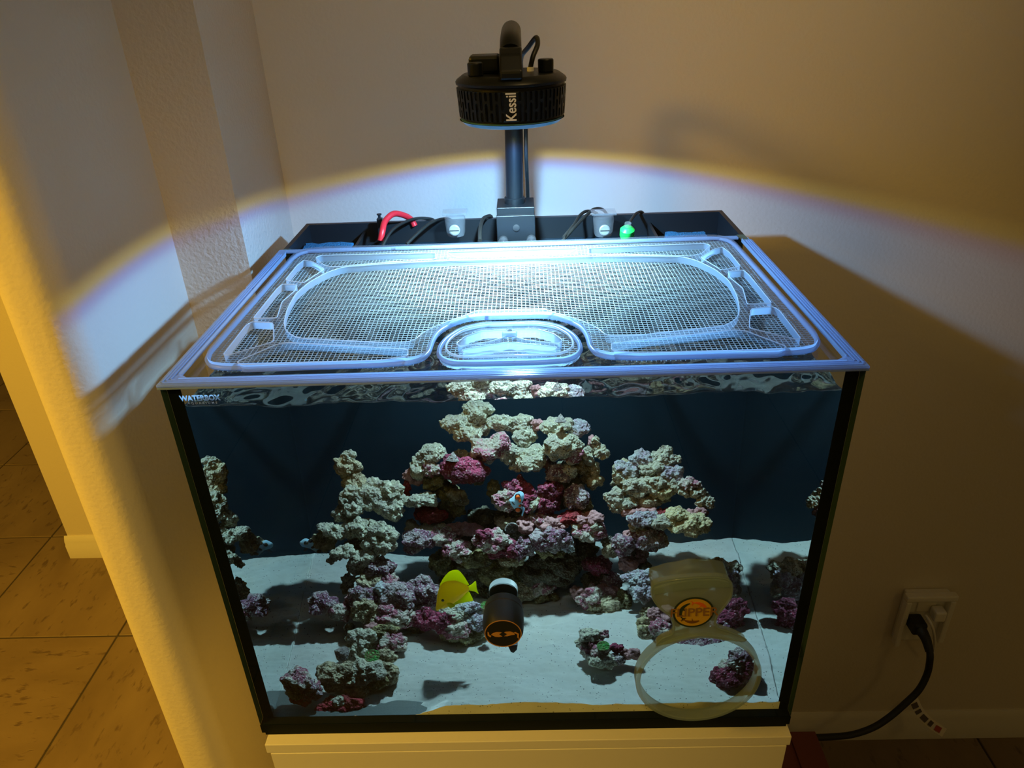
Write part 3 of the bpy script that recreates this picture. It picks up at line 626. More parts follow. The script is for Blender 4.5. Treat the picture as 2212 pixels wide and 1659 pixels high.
inflate('tail_fin', [(1011,1267),(1019,1262),(1027,1255),(1029,1262),(1030,1272),(1034,1283),(1026,1278),(1013,1275)], Y1, 0.0010, M['yfin'], tang)
inflate('pectoral_fin', [(966,1297),(974,1296),(984,1303),(975,1308),(968,1304)], Y1, 0.0008, M['yfin'], tang, dy=-0.0060)
c = wat(957, 1292, y=Y1); lobj('eye', M['fishk'], [(0, -.0005), (.0017, -.0003), (.0017, .0005), (.0009, .001), (0, .0011)], c + Vector((0, -0.0052, 0)), (0, -1, 0), tang, 16)
Y2 = 0.215
cl = empty('clownfish', wat(1118, 1083, y=Y2), 'blue-white clownfish with orange black-ringed patches at the arch centre', 'fish')
inflate('body', [(1100,1080),(1108,1073),(1114,1065),(1123,1061),(1130,1064),(1132,1071),(1131,1078),(1127,1085),(1127,1091),(1128,1098),(1123,1104),(1114,1102),(1108,1096),(1103,1088)], Y2, 0.005, M['fishw'], cl)
for a, b_, c_, d_ in ((1118.5, 1071, 6.6, 7.4), (1122.5, 1078.5, 4.0, 6), (1119, 1098.5, 7.4, 6), (1123, 1089, 4.2, 3.4)):
    ell = lambda s: [(a + s * c_ * math.cos(t * PI / 4), b_ + s * d_ * math.sin(t * PI / 4)) for t in range(8)]
    inflate('patch_ring', ell(1.0), Y2, 0.0022, M['fishk'], cl, 3, dy=-0.0030); inflate('patch', ell(.80), Y2, 0.0030, M['fisho'], cl, 3, dy=-0.0032)
inflate('mouth', [(1105,1081),(1108,1082),(1113,1086),(1113,1089),(1108,1086)], Y2, 0.001, M['fishk'], cl, 3, dy=-0.0035)
inflate('tail_fin', [(1129,1094),(1134,1099),(1131,1108),(1129,1115),(1126,1113),(1129,1104)], Y2, 0.0012, M['fishw'], cl, 3)
Y3 = 0.24
cl = empty('clownfish', wat(671, 1180, y=Y3), 'pale blue clownfish with black patches beside the left reef rock', 'fish')
inflate('body', [(647,1172),(652,1167),(659,1163),(668,1166),(677,1174),(686,1182),(696,1190),(690,1195),(681,1190),(670,1184),(660,1182),(651,1179)], Y3, 0.004, M['fishw'], cl)
for a, b_, c_, d_ in ((662, 1171, 5.5, 4.5), (671.5, 1166.5, 5, 4), (676, 1180, 5, 3), (690, 1189, 6, 4)):
    inflate('patch', [(a + c_ * math.cos(t * PI / 4), b_ + d_ * math.sin(t * PI / 4)) for t in range(8)], Y3, 0.0022, M['fishk'], cl, 3, dy=-0.0022)
inflate('pectoral_fin', [(662,1182),(667,1184),(659,1191),(655,1190)], Y3, 0.0006, M['fishk'], cl, 3)

# ------------------------------------------------------------------ clear rim with support shelf
rim = empty('tank_rim', (0, 0.18, 0.0), 'frosted clear rim frame clipped round the aquarium top edge', 'rim')
ZT = 0.0030
def rimbar(x0, x1, y0, y1, lip=None, name='rim_bar'):
    """flat frosted bar with a raised inner ridge and, on the outside, a lip hanging over the glass"""
    bm = bmesh.new(); box(bm, x0, x1, y0, y1, 0.0003, ZT)
    o = done(bm, name, M['rimm'], rim, None, 0.0007)
    return o
rimbar(-0.3015, 0.3015, -0.0025, 0.0078); rimbar(-0.3015, -0.2905, 0.0080, 0.225); rimbar(-0.3015, -0.2905, 0.231, 0.3665)
rimbar(0.2905, 0.3015, 0.0080, 0.3500); rimbar(-0.2903, -0.156, 0.3575, 0.3665); rimbar(-0.150, 0.287, 0.3575, 0.3665)
onebox('rim_lip', M['rimm'], (-0.3015, 0.3015, -0.0025, -0.0008, -0.0016, 0.0002), rim, 0.0004)
for s in (-1, 1):
    x0, x1 = sorted((s * .3015, s * .3003)); onebox('rim_lip', M['rimm'], (x0, x1, -0.0005, 0.3665, -0.0016, 0.0002), rim, 0.0003)
for b_ in ((-0.2862, 0.2862, 0.0082, 0.0092), (-0.2896, -0.2884, 0.018, 0.350), (0.2884, 0.2896, 0.018, 0.350)):
    onebox('rim_ridge', M['frost'], (*b_, -0.0005, ZT + 0.0012), rim, 0.0003)
for s in (-1, 1):
    bm = bmesh.new(); prism(bm, [(s * .2903, .0081), (s * .276, .0081), (s * .2903, .019)], 'z', 0.0006, ZT); done(bm, 'corner_gusset', M['rimm'], rim)
def rrect(x0, x1, y0, y1, r_): return arc(x1 - r_, y0 + r_, r_, -90, 0) + arc(x1 - r_, y1 - r_, r_, 0, 90) + arc(x0 + r_, y1 - r_, r_, 90, 180) + arc(x0 + r_, y0 + r_, r_, 180, 270)
def mk(name, me, m, parent, smooth=None):
    me.transform(Matrix.Translation(-world_loc(parent))); me.materials.clear(); return link(name, me, m, parent, None, smooth)
mk('support_shelf', plate(rrect(-0.2880, 0.2880, 0.0103, 0.3560, 0.004), [rrect(-0.245, 0.245, 0.045, 0.325, 0.02)], -0.0075, -0.0050), M['shelf'], rim)

for k in range(3):
    q = 0.0004 + k * 0.0027
    onebox('rim_rib', M['rimm'], (-0.2975 + q, 0.2975 - q, 0.0004 + q, 0.0018 + q, ZT - .0001, ZT + 0.0006), rim)
    for s in (-1, 1):
        x0, x1 = sorted((s * (0.2995 - q), s * (0.2981 - q))); onebox('rim_rib', M['rimm'], (x0, x1, 0.0030 + q, 0.346, ZT - .0001, ZT + 0.0006), rim)
# ------------------------------------------------------------------ mesh lid
LT, LB = 0.0062, -0.0022
CXL = 0.0
def half(pts, mirror=True, n=3, z=None):
    """photo pixels of a left-half outline (on the lid's top plane) -> plan points; mirrored into a closed outline"""
    P = [at(p[0], p[1], z=LT if z is None else z) for p in pts]; L_ = [(p.x, p.y) for p in P]
    if mirror: L_ = L_ + [(-x, y) for x, y in L_[::-1]]
    return L_
def sm2(L_, n=3): return [(p.x, p.y) for p in smoothpath([(a, b_, 0) for a, b_ in L_], n, True)]
outer = half([(1040,690),(1005,694),(972,706),(946,722),(934,741),(927,765),(913,779),(887,787),(826,792),(682,796),(500,799),(475,797.6),(456,794),(448,780),(455,765),(631,563),(645,552),(667,546),(700,543),(946,537)], z=-0.0005)
main = half([(1028,671),(1005,682),(953,699),(911,720),(893,738),(826,740),(640,730),(617,715),(613,697),(620,668),(638,635),(667,610),(707,588),(740,577),(830,570),(935,564)])
win = [half(q, False) for q in (
 [(616,605),(640,575),(656,562),(674,565),(701,581),(672,600),(656,611)],
 [(546,688),(597,625),(609,614),(642,615),(637,628),(609,652),(598,687)],
 [(482,766),(530,704),(544,695),(589,697),(591,715),(591,738),(492,768)],
 [(510,782),(598,744),(620,740),(881,754),(881,769),(826,778),(522,788)],
 [(681,557),(692,552),(846,548),(941,546),(942,559),(846,566),(719,577),(700,573)])]
wins = win + [[(-x, y) for x, y in q[::-1]] for q in win]
wins.append(half([(963,544),(984,556)], True))
def fillet(L_, r_, n=4):
    """round the corners of a polygon"""
    out = []; N = len(L_)
    for i in range(N):
        p = Vector(L_[i]); a = Vector(L_[i - 1]); b_ = Vector(L_[(i + 1) % N])
        da, db = (a - p), (b_ - p); ra = min(r_, da.length * .45, db.length * .45)
        s0 = p + da.normalized() * ra; s1 = p + db.normalized() * ra
        for k in range(n + 1): t = k / n; q = s0 * (1 - t) ** 2 + p * 2 * t * (1 - t) + s1 * t * t; out.append((q.x, q.y))
    return out
outer_s = fillet(outer, 0.010); main_s = fillet(main, 0.010)
lid = empty('mesh_lid', (0, 0.19, LB), 'clear framed mesh screen lid lying over the aquarium', 'lid')
holes = [main_s] + [fillet(q, 0.004) for q in wins]
me = plate(outer_s, holes, LB + 0.0008, LT)
me.materials.clear()
o = mk('lid_frame', me, [M['plate'], M['frost']], lid)
for p in o.data.polygons: p.material_index = 0 if abs(p.normal.z) > .6 else 1
# rounded frosted cord that pins the net round the outline
def edge_tube(name, L_, z, r_, m, parent):
    bm = bmesh.new(); P = [Vector((x, y, z)) for x, y in L_]; P += [P[0], P[1]]; tube(bm, P, r_, 6, False); return done(bm, name, m, parent, 80)
M['bead'] = clear('frosted_bead', (0.9, 0.95, 1.0), 0.8, 1.45, haze=0.6, hazecol=(0.38, 0.52, 0.74), rough=0.2)
edge_tube('edge_bead', outer_s, 0.0012, 0.0026, M['bead'], lid)
M['hi'] = clear('polished_edge', (0.95, 1, 1), 1.0, 1.49, haze=0.5, hazecol=(0.7, 0.8, 0.9), rough=0.15)
for q in [main_s] + [fillet(z_, 0.004) for z_ in wins]: edge_tube('window_edge', q, LT, 0.0006, M['hi'], lid)
# the net: woven wires clipped to the lid outline
def clip(poly, c, ax):
    """crossings of the line coord[ax]=c with the polygon, sorted along the other axis"""
    o_ = 1 - ax; t = []
    for a, b_ in zip(poly, poly[1:] + poly[:1]):
        if (a[ax] > c) != (b_[ax] > c): t.append(a[o_] + (b_[o_] - a[o_]) * (c - a[ax]) / (b_[ax] - a[ax]))
    return sorted(t)
def net(poly, z, name, parent, x0, x1, y0, y1, pitch=0.0044, r_=0.00042):
    bm = bmesh.new()
    for ax, lo, hi in ((0, x0, x1), (1, y0, y1)):
        k = int((hi - lo) / pitch)
        for i in range(1, k + 1):
            c = lo + i * pitch
            t = clip(poly, c, ax)
            for a, b_ in zip(t[::2], t[1::2]):
                nseg = max(2, int((b_ - a) / 0.012)); pts = []
                for q in range(nseg + 1):
                    s = a + (b_ - a) * q / nseg
                    wob = 0.00045 * math.sin(s * 41 + c * 60) + 0.0005 * math.sin(s * 13 + i * 0.11) + 0.00022 * math.sin(s * 230 + i * 2.4)
                    zz = z + 0.0006 * math.sin(s * 17 + c * 31) + (0.0003 if ax else -0.0003)
                    pts.append((c + wob, s, zz) if ax == 0 else (s, c + wob, zz))
                tube(bm, pts, r_, 4)
    o = done(bm, name, M['wire'], parent); o['kind'] = 'stuff'; return o
xs_ = [p[0] for p in outer_s]; ys_ = [p[1] for p in outer_s]
net(outer_s, LB + 0.0002, 'net', lid, min(xs_), max(xs_), min(ys_), max(ys_))
# feeding door
door = empty('feeding_door', (0, 0.06, LB), 'clear half-round feeding door with mesh in the front of the lid', 'door')
dout = fillet(half([(1040,697),(993,708),(962,728),(949,746),(947,760),(955,771),(976,779),(1028,780)]), 0.008)
dwin = [half([(986,744),(1005,729),(1040,717),(1094,714),(1097,728),(1063,739),(993,751)], False)]
dwin.append([(-x, y) for x, y in dwin[0][::-1]])
dtri = half([(1002,765),(996,758),(1094,742)], True)
me = plate(dout, [fillet(q, 0.003) for q in dwin] + [fillet(dtri, 0.003)], LB, LT + 0.001)
o = mk('door_frame', me, [M['plate'], M['frost']], door)
for p in o.data.polygons: p.material_index = 0 if abs(p.normal.z) > .6 else 1
edge_tube('edge_bead', dout, 0.0035, 0.0024, M['bead'], door)
din = [(x * .90, 0.0 + (y - 0.062) * .82 + 0.062) for x, y in dout]; edge_tube('inner_bead', din, LT + 0.0005, 0.0012, M['hi'], door)
for q in dwin + [dtri]: edge_tube('window_edge', fillet(q, .003), LT + 0.001, 0.0006, M['hi'], door)
xs_ = [p[0] for p in dout]; ys_ = [p[1] for p in dout]; net(dout, LB + 0.0002, 'net', door, min(xs_), max(xs_), min(ys_), max(ys_))
onebox('latch', M['bead'], (-0.007, 0.007, 0.068, 0.074, LT, LT + 0.004), door, 0.001)

# ------------------------------------------------------------------ aquarium lamp
LX, LY = 0.0065, 0.270; RB, RT = 0.0545, 0.0565; Z0, Z1 = 0.1700, 0.2110
lamp = empty('aquarium_lamp', (LX, LY, Z0), 'round black slotted LED aquarium lamp hanging over the lid', 'lamp')
def bend(me, z0, z1):
    """wrap a flat strip (x = arc length at mean radius, y = height, z = thickness) round the lamp axis"""
    Rm = 0.0555
    for v in me.vertices:
        a = v.co.x / Rm - PI / 2; h = v.co.y; rr = RB + (RT - RB) * (h / (z1 - z0)) + v.co.z
        v.co = (rr * math.cos(a), rr * math.sin(a), h)
Rm = 0.0555; CIRC = 2 * PI * Rm; H = Z1 - Z0 - 0.006; ncol = 62
def capsule(cx, y0, y1, w_):
    r_ = w_ / 2; return arc(cx, y0 + r_, r_, 180, 360, 4) + arc(cx, y1 - r_, r_, 0, 180, 4)
slots = []
for i in range(ncol):
    cx = -CIRC / 2 + (i + .5) * CIRC / ncol
    if abs(cx - 0.0005) < 0.0048: continue
    wd = 0.0030; a0, a1 = 0.0035, H - 0.0035
    if i % 2: seq = [(a0, a0 + 0.0085), (a0 + 0.0107, a1)]
    else: seq = [(a0, a1 - 0.0107), (a1 - 0.0085, a1)]
    for s0, s1 in seq: slots.append(capsule(cx, s0, s1, wd))
top_e = [(-CIRC / 2 + CIRC * k / 186, 0) for k in range(187)]; bot_e = [(CIRC / 2 - CIRC * k / 186, H) for k in range(187)]
me = plate(top_e + bot_e, slots, -0.0008, 0.0008); bend(me, 0, H)
me.transform(Matrix.Translation((LX, LY, Z0))); mk('housing', me, M['satin'], lamp)
lobj('inner_core', M['black'], [(RB - .003, 0.001), (RT - .003, H - .001)], (LX, LY, Z0), (0, 0, 1), lamp, 48)
lobj('top_cap', M['satin'], [(RT + .0008, H), (RT + .0012, H + .0025), (RT - .0002, H + .0045), (RT - .006, H + .0085), (RT - .007, H + .009), (0, H + .009)], (LX, LY, Z0), (0, 0, 1), lamp, 64, 25)
lobj('bottom_ring', M['lightring'], [(RB - .010, -.0055), (RB - .004, -.004), (RB - .0005, -.0005), (RB - .0005, 0.0008), (0.01, 0.0008)], (LX, LY, Z0), (0, 0, 1), lamp, 64, 30)
lobj('led_window', M['led'], [(0, -.0056), (.016, -.0055), (.017, -.0050)], (LX, LY, Z0), (0, 0, 1), lamp, 32)
text('lettering', 'Kessil', M['white'], 0.0145, Matrix.Translation((LX + 0.0005, LY - RB - 0.0026, Z0 + 0.0178)) @ Matrix.Rotation(math.radians(2.7), 4, 'X') @ RX @ Matrix.Rotation(PI / 2, 4, 'Z'), lamp, 0.0003, 0.80, 0.0002)
ZC = Z1 + 0.003
for nm, X, Y in (('knob', -0.0285, 0.247), ('knob', 0.0425, 0.262)):
    lobj(nm, M['satin'], [(.0072, 0), (.0080, .001), (.0080, .0115), (.0072, .0125), (0, .0125)], (X, Y, ZC), (0, 0, 1), lamp, 24, 30)
onebox('control_module', M['satin'], (-0.036, -0.004, 0.262, 0.296, ZC, ZC + 0.017), lamp, 0.003)
bm = bmesh.new(); prism(bm, [(LY - .056, ZC - .002), (LY - .056, ZC + .006), (LY - .044, ZC + .020), (LY - .034, ZC + .026), (LY - .02, ZC + .026), (LY - .01, ZC - .002)], 'x', -0.0035, 0.0185); done(bm, 'bracket', M['satin'], lamp, None, 0.002)
lobj('cable_socket', M['white'], [(.0035, 0), (.0035, .004), (0, .004)], (0.027, 0.275, ZC), (0, 0, 1), lamp, 16)
# stand: clamp, pole, gooseneck
stand = empty('lamp_stand', (0.004, 0.43, -0.01), 'black pole stand clamped to the tank rear, holding the lamp', 'stand')
tobj('pole', M['satin'], [(0.004, 0.43, 0.03), (0.006, 0.43, 0.13), (0.007, 0.43, 0.205)], 0.0116, stand, 24)
tobj('gooseneck', M['satin'], [(0.007, 0.43, 0.2055), (0.0072, 0.428, 0.222), (0.0075, 0.41, 0.240), (0.0075, 0.37, 0.248), (0.0075, 0.31, 0.247), (0.0075, 0.262, 0.243), (0.0075, 0.245, 0.234)], 0.0108, stand, 24)
lobj('collar', M['satin'], [(.0137, 0), (.0137, .009), (.0125, .010)], (0.0042, 0.43, 0.036), (0, 0, 1), stand, 24, 30)
onebox('clamp_block', M['satin'], (-0.0195, 0.0300, 0.405, 0.455, -0.004, 0.0380), stand, 0.0008)
onebox('clamp_plate', M['satin'], (-0.0202, 0.0305, 0.398, 0.4047, -0.032, 0.0290), stand, 0.0008)
for X in (-0.012, 0.025): lobj('thumb_screw', M['black'], [(.0055, 0), (.0065, .001), (.0065, .008), (.002, .009), (.002, .013), (0, .013)], (X, 0.397, -0.003), (0, -1, 0), stand, 20, 30)
lobj('set_screw', M['black'], [(.0045, 0), (.0045, .0012), (.003, .0016), (0, .0016)], (0.0055, 0.3978, 0.013), (0, -1, 0), stand, 20, 30)
tag(tobj('lamp_cable', M['cord'], [(0.027, 0.275, ZC + .003), (0.030, 0.275, ZC + .014), (0.035, 0.285, ZC + .024), (0.034, 0.30, ZC + .030), (0.026, 0.32, ZC + 0.020), (0.018, 0.345, ZC + .008), (0.018, 0.39, 0.20), (0.0215, 0.428, 0.16), (0.021, 0.434, 0.10), (0.022, 0.47, 0.045), (0.022, 0.515, -0.02)], 0.0026), 'black cable looping from the top of the aquarium lamp', 'cable')

# ------------------------------------------------------------------ things in the rear chamber
def cup(px, label):
    top = at(px, 462, y=0.455); root = empty('overflow_cup', top - Vector((0, 0, .03)), label, 'cup', 'clear cups on the rear chamber wall')
    lobj('bowl', M['cup'], [(0, -.031), (.0115, -.030), (.013, -.026), (.0145, -.006), (.013, -.002), (.011, -.002)], top, (0, 0, 1), root, 24, 40)
    onebox('flange', M['cup'], (top.x - .017, top.x + .017, top.y - .010, top.y + .016, top.z + .0, top.z + .003), root, .0008)
    lobj('screw', M['grey'], [(.0075, 0), (.0075, .002), (.006, .003), (0, .003)], top + Vector((0, -.0165, -.018)), (0, -1, 0.1), root, 20, 30)
    onebox('screw_slot', M['black'], (top.x - .0062, top.x + .0062, top.y - .0200, top.y - .0192, top.z - .0185, top.z - .0175), root)
cup(982, 'clear plastic cup left of the lamp pole at the tank rear')
cup(1304, 'clear plastic cup right of the lamp pole at the tank rear')
tag(tobj('return_hose', M['red'], [at(822, 520, y=.425), at(826, 500, y=.43), at(832, 478, y=.445), at(850, 462, y=.46), at(872, 465, y=.475), at(888, 474, y=.487), at(896, 488, y=.487)], 0.0042, None, 12), 'red hose arching over the left of the rear chamber', 'hose')
hc = empty('hose_clip', at(821, 480, y=.47), 'small black clip beside the red hose', 'clip')
p = at(821, 480, y=.475); onebox('clip_body', M['black'], (p.x - .004, p.x + .004, p.y - .004, p.y + .004, p.z - .018, p.z + .006), hc, .001)
lobj('clip_screw', M['black'], [(.002, 0), (.002, .004), (.0035, .0045), (.0035, .006), (0, .006)], p + Vector((0, 0, .006)), (0, 0, 1), hc, 12, 30)
def cordpx(pts, rad, label):
    tag(tobj('cable', M['cord'], [at(a, b_, y=c_) for a, b_, c_ in pts], rad, None, 8), label, 'cable')
cordpx([(826, 532, .40), (845, 500, .43), (870, 482, .46), (900, 472, .485), (930, 473, .50), (940, 480, .515), (944, 500, .52)], .0022, 'black cable just right of the red hose')
cordpx([(878, 528, .40), (905, 502, .43), (930, 482, .46), (955, 473, .49), (975, 476, .51), (985, 500, .52)], .0022, 'black cable leading to the left clear cup')
cordpx([(1037, 520, .40), (1037, 496, .43), (1043, 474, .47), (1055, 467, .49), (1062, 471, .51), (1066, 500, .52)], .0028, 'black cable hooked over the rear edge left of the clamp')
cordpx([(1218, 512, .40), (1240, 485, .44), (1252, 466, .47), (1268, 456, .49), (1290, 462, .505), (1300, 480, .52)], .0022, 'upper black cable left of the right clear cup')
cordpx([(1214, 522, .395), (1244, 488, .43), (1268, 464, .46), (1285, 451, .48), (1305, 455, .50), (1318, 478, .52)], .0022, 'lower black cable crossing behind the right clear cup')
cordpx([(1357, 490, .42), (1364, 474, .45), (1376, 460, .48), (1388, 459, .50), (1394, 475, .52)], .0020, 'thin black cable rising from the green float')
ff = empty('green_float', at(1355, 500, y=.415), 'bright green float valve in the right of the rear chamber', 'float')
p = at(1355, 500, y=.415); lobj('float_body', M['green'], [(0, -.012), (.008, -.011), (.0098, -.006), (.0098, .003), (.007, .006), (.004, .008), (0, .008)], p, (0, -.3, 1), ff, 20, 40)
lobj('float_cap', M['cup'], [(.0045, .0082), (.0045, .013), (0, .013)], p, (0, -.3, 1), ff, 16, 40)
def sponge(x0, x1, label):
    bm = bmesh.new(); box(bm, x0, x1, 0.412, 0.440, -0.032, -0.0125)
    bmesh.ops.subdivide_edges(bm, edges=list(bm.edges), cuts=7, use_grid_fill=True)
    for v in bm.verts: v.co += Vector((random.uniform(-1, 1), random.uniform(-1, 1), random.uniform(-1, 1))) * .0012
    tag(done(bm, 'filter_sponge', M['blue'], None, 50), label, 'sponge')
sponge(-0.288, -0.222, 'blue filter sponge in the left end of the rear chamber'); sponge(0.210, 0.262, 'blue filter sponge in the right end of the rear chamber')

# ------------------------------------------------------------------ black glass magnet on the front pane
mg = empty('glass_magnet', (-0.0155, -0.020, -0.262), 'round black magnet with a bronze eye emblem on the front glass', 'magnet')
mc = Vector((-0.0150, 0, -0.2610)); ax = (0.0, -1, 0.0)
lobj('grip', M['black'], [(.0175, .0010), (.0190, .002), (.0195, .010), (.0187, .0105), (.0187, .012), (.0202, .0125), (.0205, .026), (.0198, .034), (.0180, .0375), (0, .0375)], mc, ax, mg, 48, 25)
lobj('rim_ring', M['gold'], [(.0172, .0374), (.0172, .0379), (.0180, .0379), (.0180, .0374), (.0172, .0374)], mc, ax, mg, 48, 25)
def emb(pts, name, m, parent, y0, y1, cx, cz, s=1.0):
    bm = bmesh.new(); prism(bm, [(cx + a * s, cz + b_ * s) for a, b_ in pts], 'y', y0, y1); return done(bm, name, m, parent)
yE = -0.0376
emb([(-11.5, -0.8), (-9.5, 1.2), (-6, 2.2), (-3, 2.0), (0, 1.2), (3, 2.4), (7, 2.8), (10.5, 1.0), (11.5, -1.2), (8, -1.8), (4, -3.2), (0, -3.0), (-4, -4.0), (-8, -3.4)], 'eye_emblem', M['gold'], mg, yE - .0005, yE, mc.x, mc.z, .001)
emb([(0, 3), (3.6, 0), (0, -3.4), (-3.6, 0)], 'eye_pupil', M['black'], mg, yE - .0009, yE - .0004, mc.x, mc.z, .001)
emb([(-15, 3), (-13.6, 2), (-13.5, -1), (-11.6, -2.6), (-12.6, -4.2), (-15, -1.6)], 'eye_corner', M['gold'], mg, yE - .0005, yE, mc.x, mc.z, .001)
emb([(15, -7), (13.6, -5), (13.8, -1), (10.6, 1.2), (12.4, 1.8), (15.4, -0.4)], 'eye_corner', M['gold'], mg, yE - .0005, yE, mc.x, mc.z, .001)
mi = empty('inner_magnet', (-0.0155, 0.02, -0.256), 'white magnet inside the tank behind the black glass magnet', 'magnet')
mc2 = Vector((-0.0155, 0.0125, -0.2575)); lobj('pad', M['white'], [(.0140, 0), (.0150, .001), (.0150, .012), (.012, .014), (0, .014)], mc2, (0, 1, 0), mi, 32, 30)
c = wat(1109, 1400, y=0.02); bm = bmesh.new(); prism(bm, [(c.x - .006, c.z + .008), (c.x + .005, c.z + .009), (c.x + .004, c.z + .001), (c.x + .0, c.z - .004), (c.x - .003, c.z - .002)], 'y', 0.014, 0.024)
tag(done(bm, 'magnet_shadow', M['black'], None, None, .0008), 'black solid in place of shadow and reflection below the glass magnet', 'magnet_shadow')  # solid black shape stands in for the shadow/reflection under the magnet

# ------------------------------------------------------------------ magnifier on the front pane
fl = empty('magnifier', (0.175, -0.02, -0.335), 'clear acrylic aquarium magnifier with a round lens on the front glass', 'magnifier')
yF = -0.030
def P2(px, py, y=yF): q = at(px, py, y=y); return (q.x, q.z)
rc = Vector((0.1811, 0, -0.3360)); RO = 0.0637; RI = 0.0588
lobj('lens_ring', M['flip'], [(RI, .022), (RI, .033), (RI + .001, .034), (RO - .001, .034), (RO, .033), (RO, .0225), (RO - .0008, .022), (RI, .022)], rc, (0, -1, 0), fl, 96, 30)
lobj('lens', M['lens'], [(RI - .0003, .0235), (RI - .0003, .0245), (RI * .6, .0262), (0, .0270)], rc, (0, -1, 0), fl, 96, 60)
hp = [P2(*q) for q in ((1412,1262),(1450,1252),(1500,1247),(1545,1246),(1570,1250),(1580,1262),(1578,1288),(1566,1306),(1549,1328),(1545,1345),(1552,1356),(1572,1362),(1600,1374),(1608,1382),(1560,1378),(1507,1371),(1450,1383),(1418,1392),(1430,1378),(1452,1368),(1455,1350),(1448,1330),(1430,1316),(1416,1300),(1408,1282))]
hs = [(p.x, p.z) for p in smoothpath([(a, 0, b_) for a, b_ in hp], 3, True)]
bm = bmesh.new(); prism(bm, hs, 'y', yF - .0005, yF + .0055); done(bm, 'handle', M['flipc'], fl, None)
def rim_tube(path, r_, name): 
    bm = bmesh.new(); tube(bm, path, r_, 8, True); return done(bm, name, M['flip'], fl, 70)
rim_tube([Vector((a, yF - .001, b_)) for a, b_ in hs] + [Vector((hs[0][0], yF - .001, hs[0][1]))], .0012, 'handle_edge')
bt = [P2(*q) for q in ((1411,1268),(1450,1256),(1500,1250),(1550,1248),(1577,1254),(1579,1268),(1550,1264),(1500,1268),(1450,1275),(1410,1285))]
bm = bmesh.new(); prism(bm, bt, 'y', yF - .002, -0.0035); done(bm, 'handle_block', M['flip'], fl, None, .0015)
q = at(1493, 1262, y=-0.012); lobj('magnet_disc', M['chrome'], [(.019, 0), (.0195, .0005), (.0195, .0045), (.018, .005), (0, .005)], Vector((q.x, -0.0072, q.z + .001)), (0, -1, 0), fl, 48, 30)
lobj('magnet_cup', M['flipc'], [(.0215, 0), (.0215, .010), (.020, .011)], Vector((q.x, -0.0008, q.z + .001)), (0, -1, 0), fl, 48, 30)
lc = at(1498, 1323, y=yF - .0015); LCX, LCZ = lc.x, lc.z; yl = yF - .0012
M['lor'] = plain('orange_print', (0.55, 0.33, 0.03), 0.5); M['lbk'] = plain('dark_green_print', (0.02, 0.035, 0.02), 0.5); M['lrd'] = plain('red_orange_print', (0.65, 0.13, 0.02), 0.5); M['lbr'] = plain('brown_print', (0.16, 0.07, 0.015), 0.5); M['lt'] = plain('brown_lettering', (0.24, 0.12, 0.045), 0.5)
lobj('logo_ring', M['lbk'], [(.0178, 0), (.0178, .0004), (.0197, .0004), (.0197, 0), (.0178, 0)], Vector((LCX, yl, LCZ)), (0, -1, 0), fl, 48, 25)
lobj('logo_disc', M['lor'], [(.0178, 0), (.0178, .0003), (0, .0003)], Vector((LCX, yl, LCZ)), (0, -1, 0), fl, 48, 25)
def swimmer(a0, a1, m):
    """a leaping fish shape: crescent body with tail fork and back fin, bent round the disc"""
    n = 10; o1, o2 = [], []
    for k in range(n + 1):
        t = k / n; a = math.radians(a0 + (a1 - a0) * t); w_ = 3.0 * math.sin(PI * min(1, t * .9 + .06)) ** .8; R0 = 12.6
        o1.append(((R0 + w_ * .55) * math.cos(a), (R0 + w_ * .55) * math.sin(a))); o2.append(((R0 - w_ * .6) * math.cos(a), (R0 - w_ * .6) * math.sin(a)))
    sg = 1 if a1 > a0 else -1
    at_ = math.radians(a1 + sg * 13); tail = [(16.0 * math.cos(at_), 16.0 * math.sin(at_)), (13 * math.cos(math.radians(a1 + sg * 7)), 13 * math.sin(math.radians(a1 + sg * 7))), (9.5 * math.cos(at_), 9.5 * math.sin(at_))]
    fa = math.radians(a0 + (a1 - a0) * .45); fin = (7.6 * math.cos(fa + .12 * sg), 7.6 * math.sin(fa + .12 * sg))
    inner = o2[::-1]; k = n - 4; inner = inner[:k] + [fin] + inner[k:]
    emb(o1 + tail + inner, 'logo_dolphin', m, fl, yl - .0007, yl - .0002, LCX, LCZ, .001)
swimmer(110, 215, M['lbk']); swimmer(20, 92, M['lrd']); swimmer(300, 232, M['lbr'])
text('lettering', 'FLIPPER', M['lt'], 0.0152, Matrix.Translation((LCX + .0005, yl - .0009, LCZ + .0003)) @ RX @ Matrix.Shear('XY', 4, (0.25, 0.0)) @ Matrix.Rotation(math.radians(1.5), 4, 'Z'), fl, .0001, 0.92, 0.00015)

# ------------------------------------------------------------------ outlet, cords, box at right
out = empty('wall_outlet', (0.83, 0.60, -0.90), 'white wall outlet with a raised cover on the wall right of the tank', 'outlet')
def plate_w(x0, x1, z0, z1, y0, y1, name, m, bev): return onebox(name, m, (x0, x1, y0, y1, z0, z1), out, bev)
plate_w(0.786, 0.876, -0.973, -0.838, 0.584, 0.5995, 'cover_back', M['white'], .003)
for b_ in ((0.780, 0.792, -0.975, -0.8475), (0.870, 0.882, -0.967, -0.8475), (0.779, 0.883, -0.847, -0.833)): plate_w(*b_, 0.568, 0.585, 'cover_rim', M['white'], .003)
for zz in (-0.872, -0.925): onebox('socket', M['trim'], (0.812, 0.850, 0.5805, 0.5842, zz - .014, zz + .014), out, .003)
pl = empty('black_plug', (0.831, 0.56, -0.925), 'black plug and thick cord from the wall outlet to the tank', 'plug')
bm = bmesh.new(); q = at(1981, 1349, y=.562); box(bm, q.x - .015, q.x + .013, 0.545, 0.580, q.z - .014, q.z + .014); done(bm, 'plug_body', M['cord'], pl, None, .004)
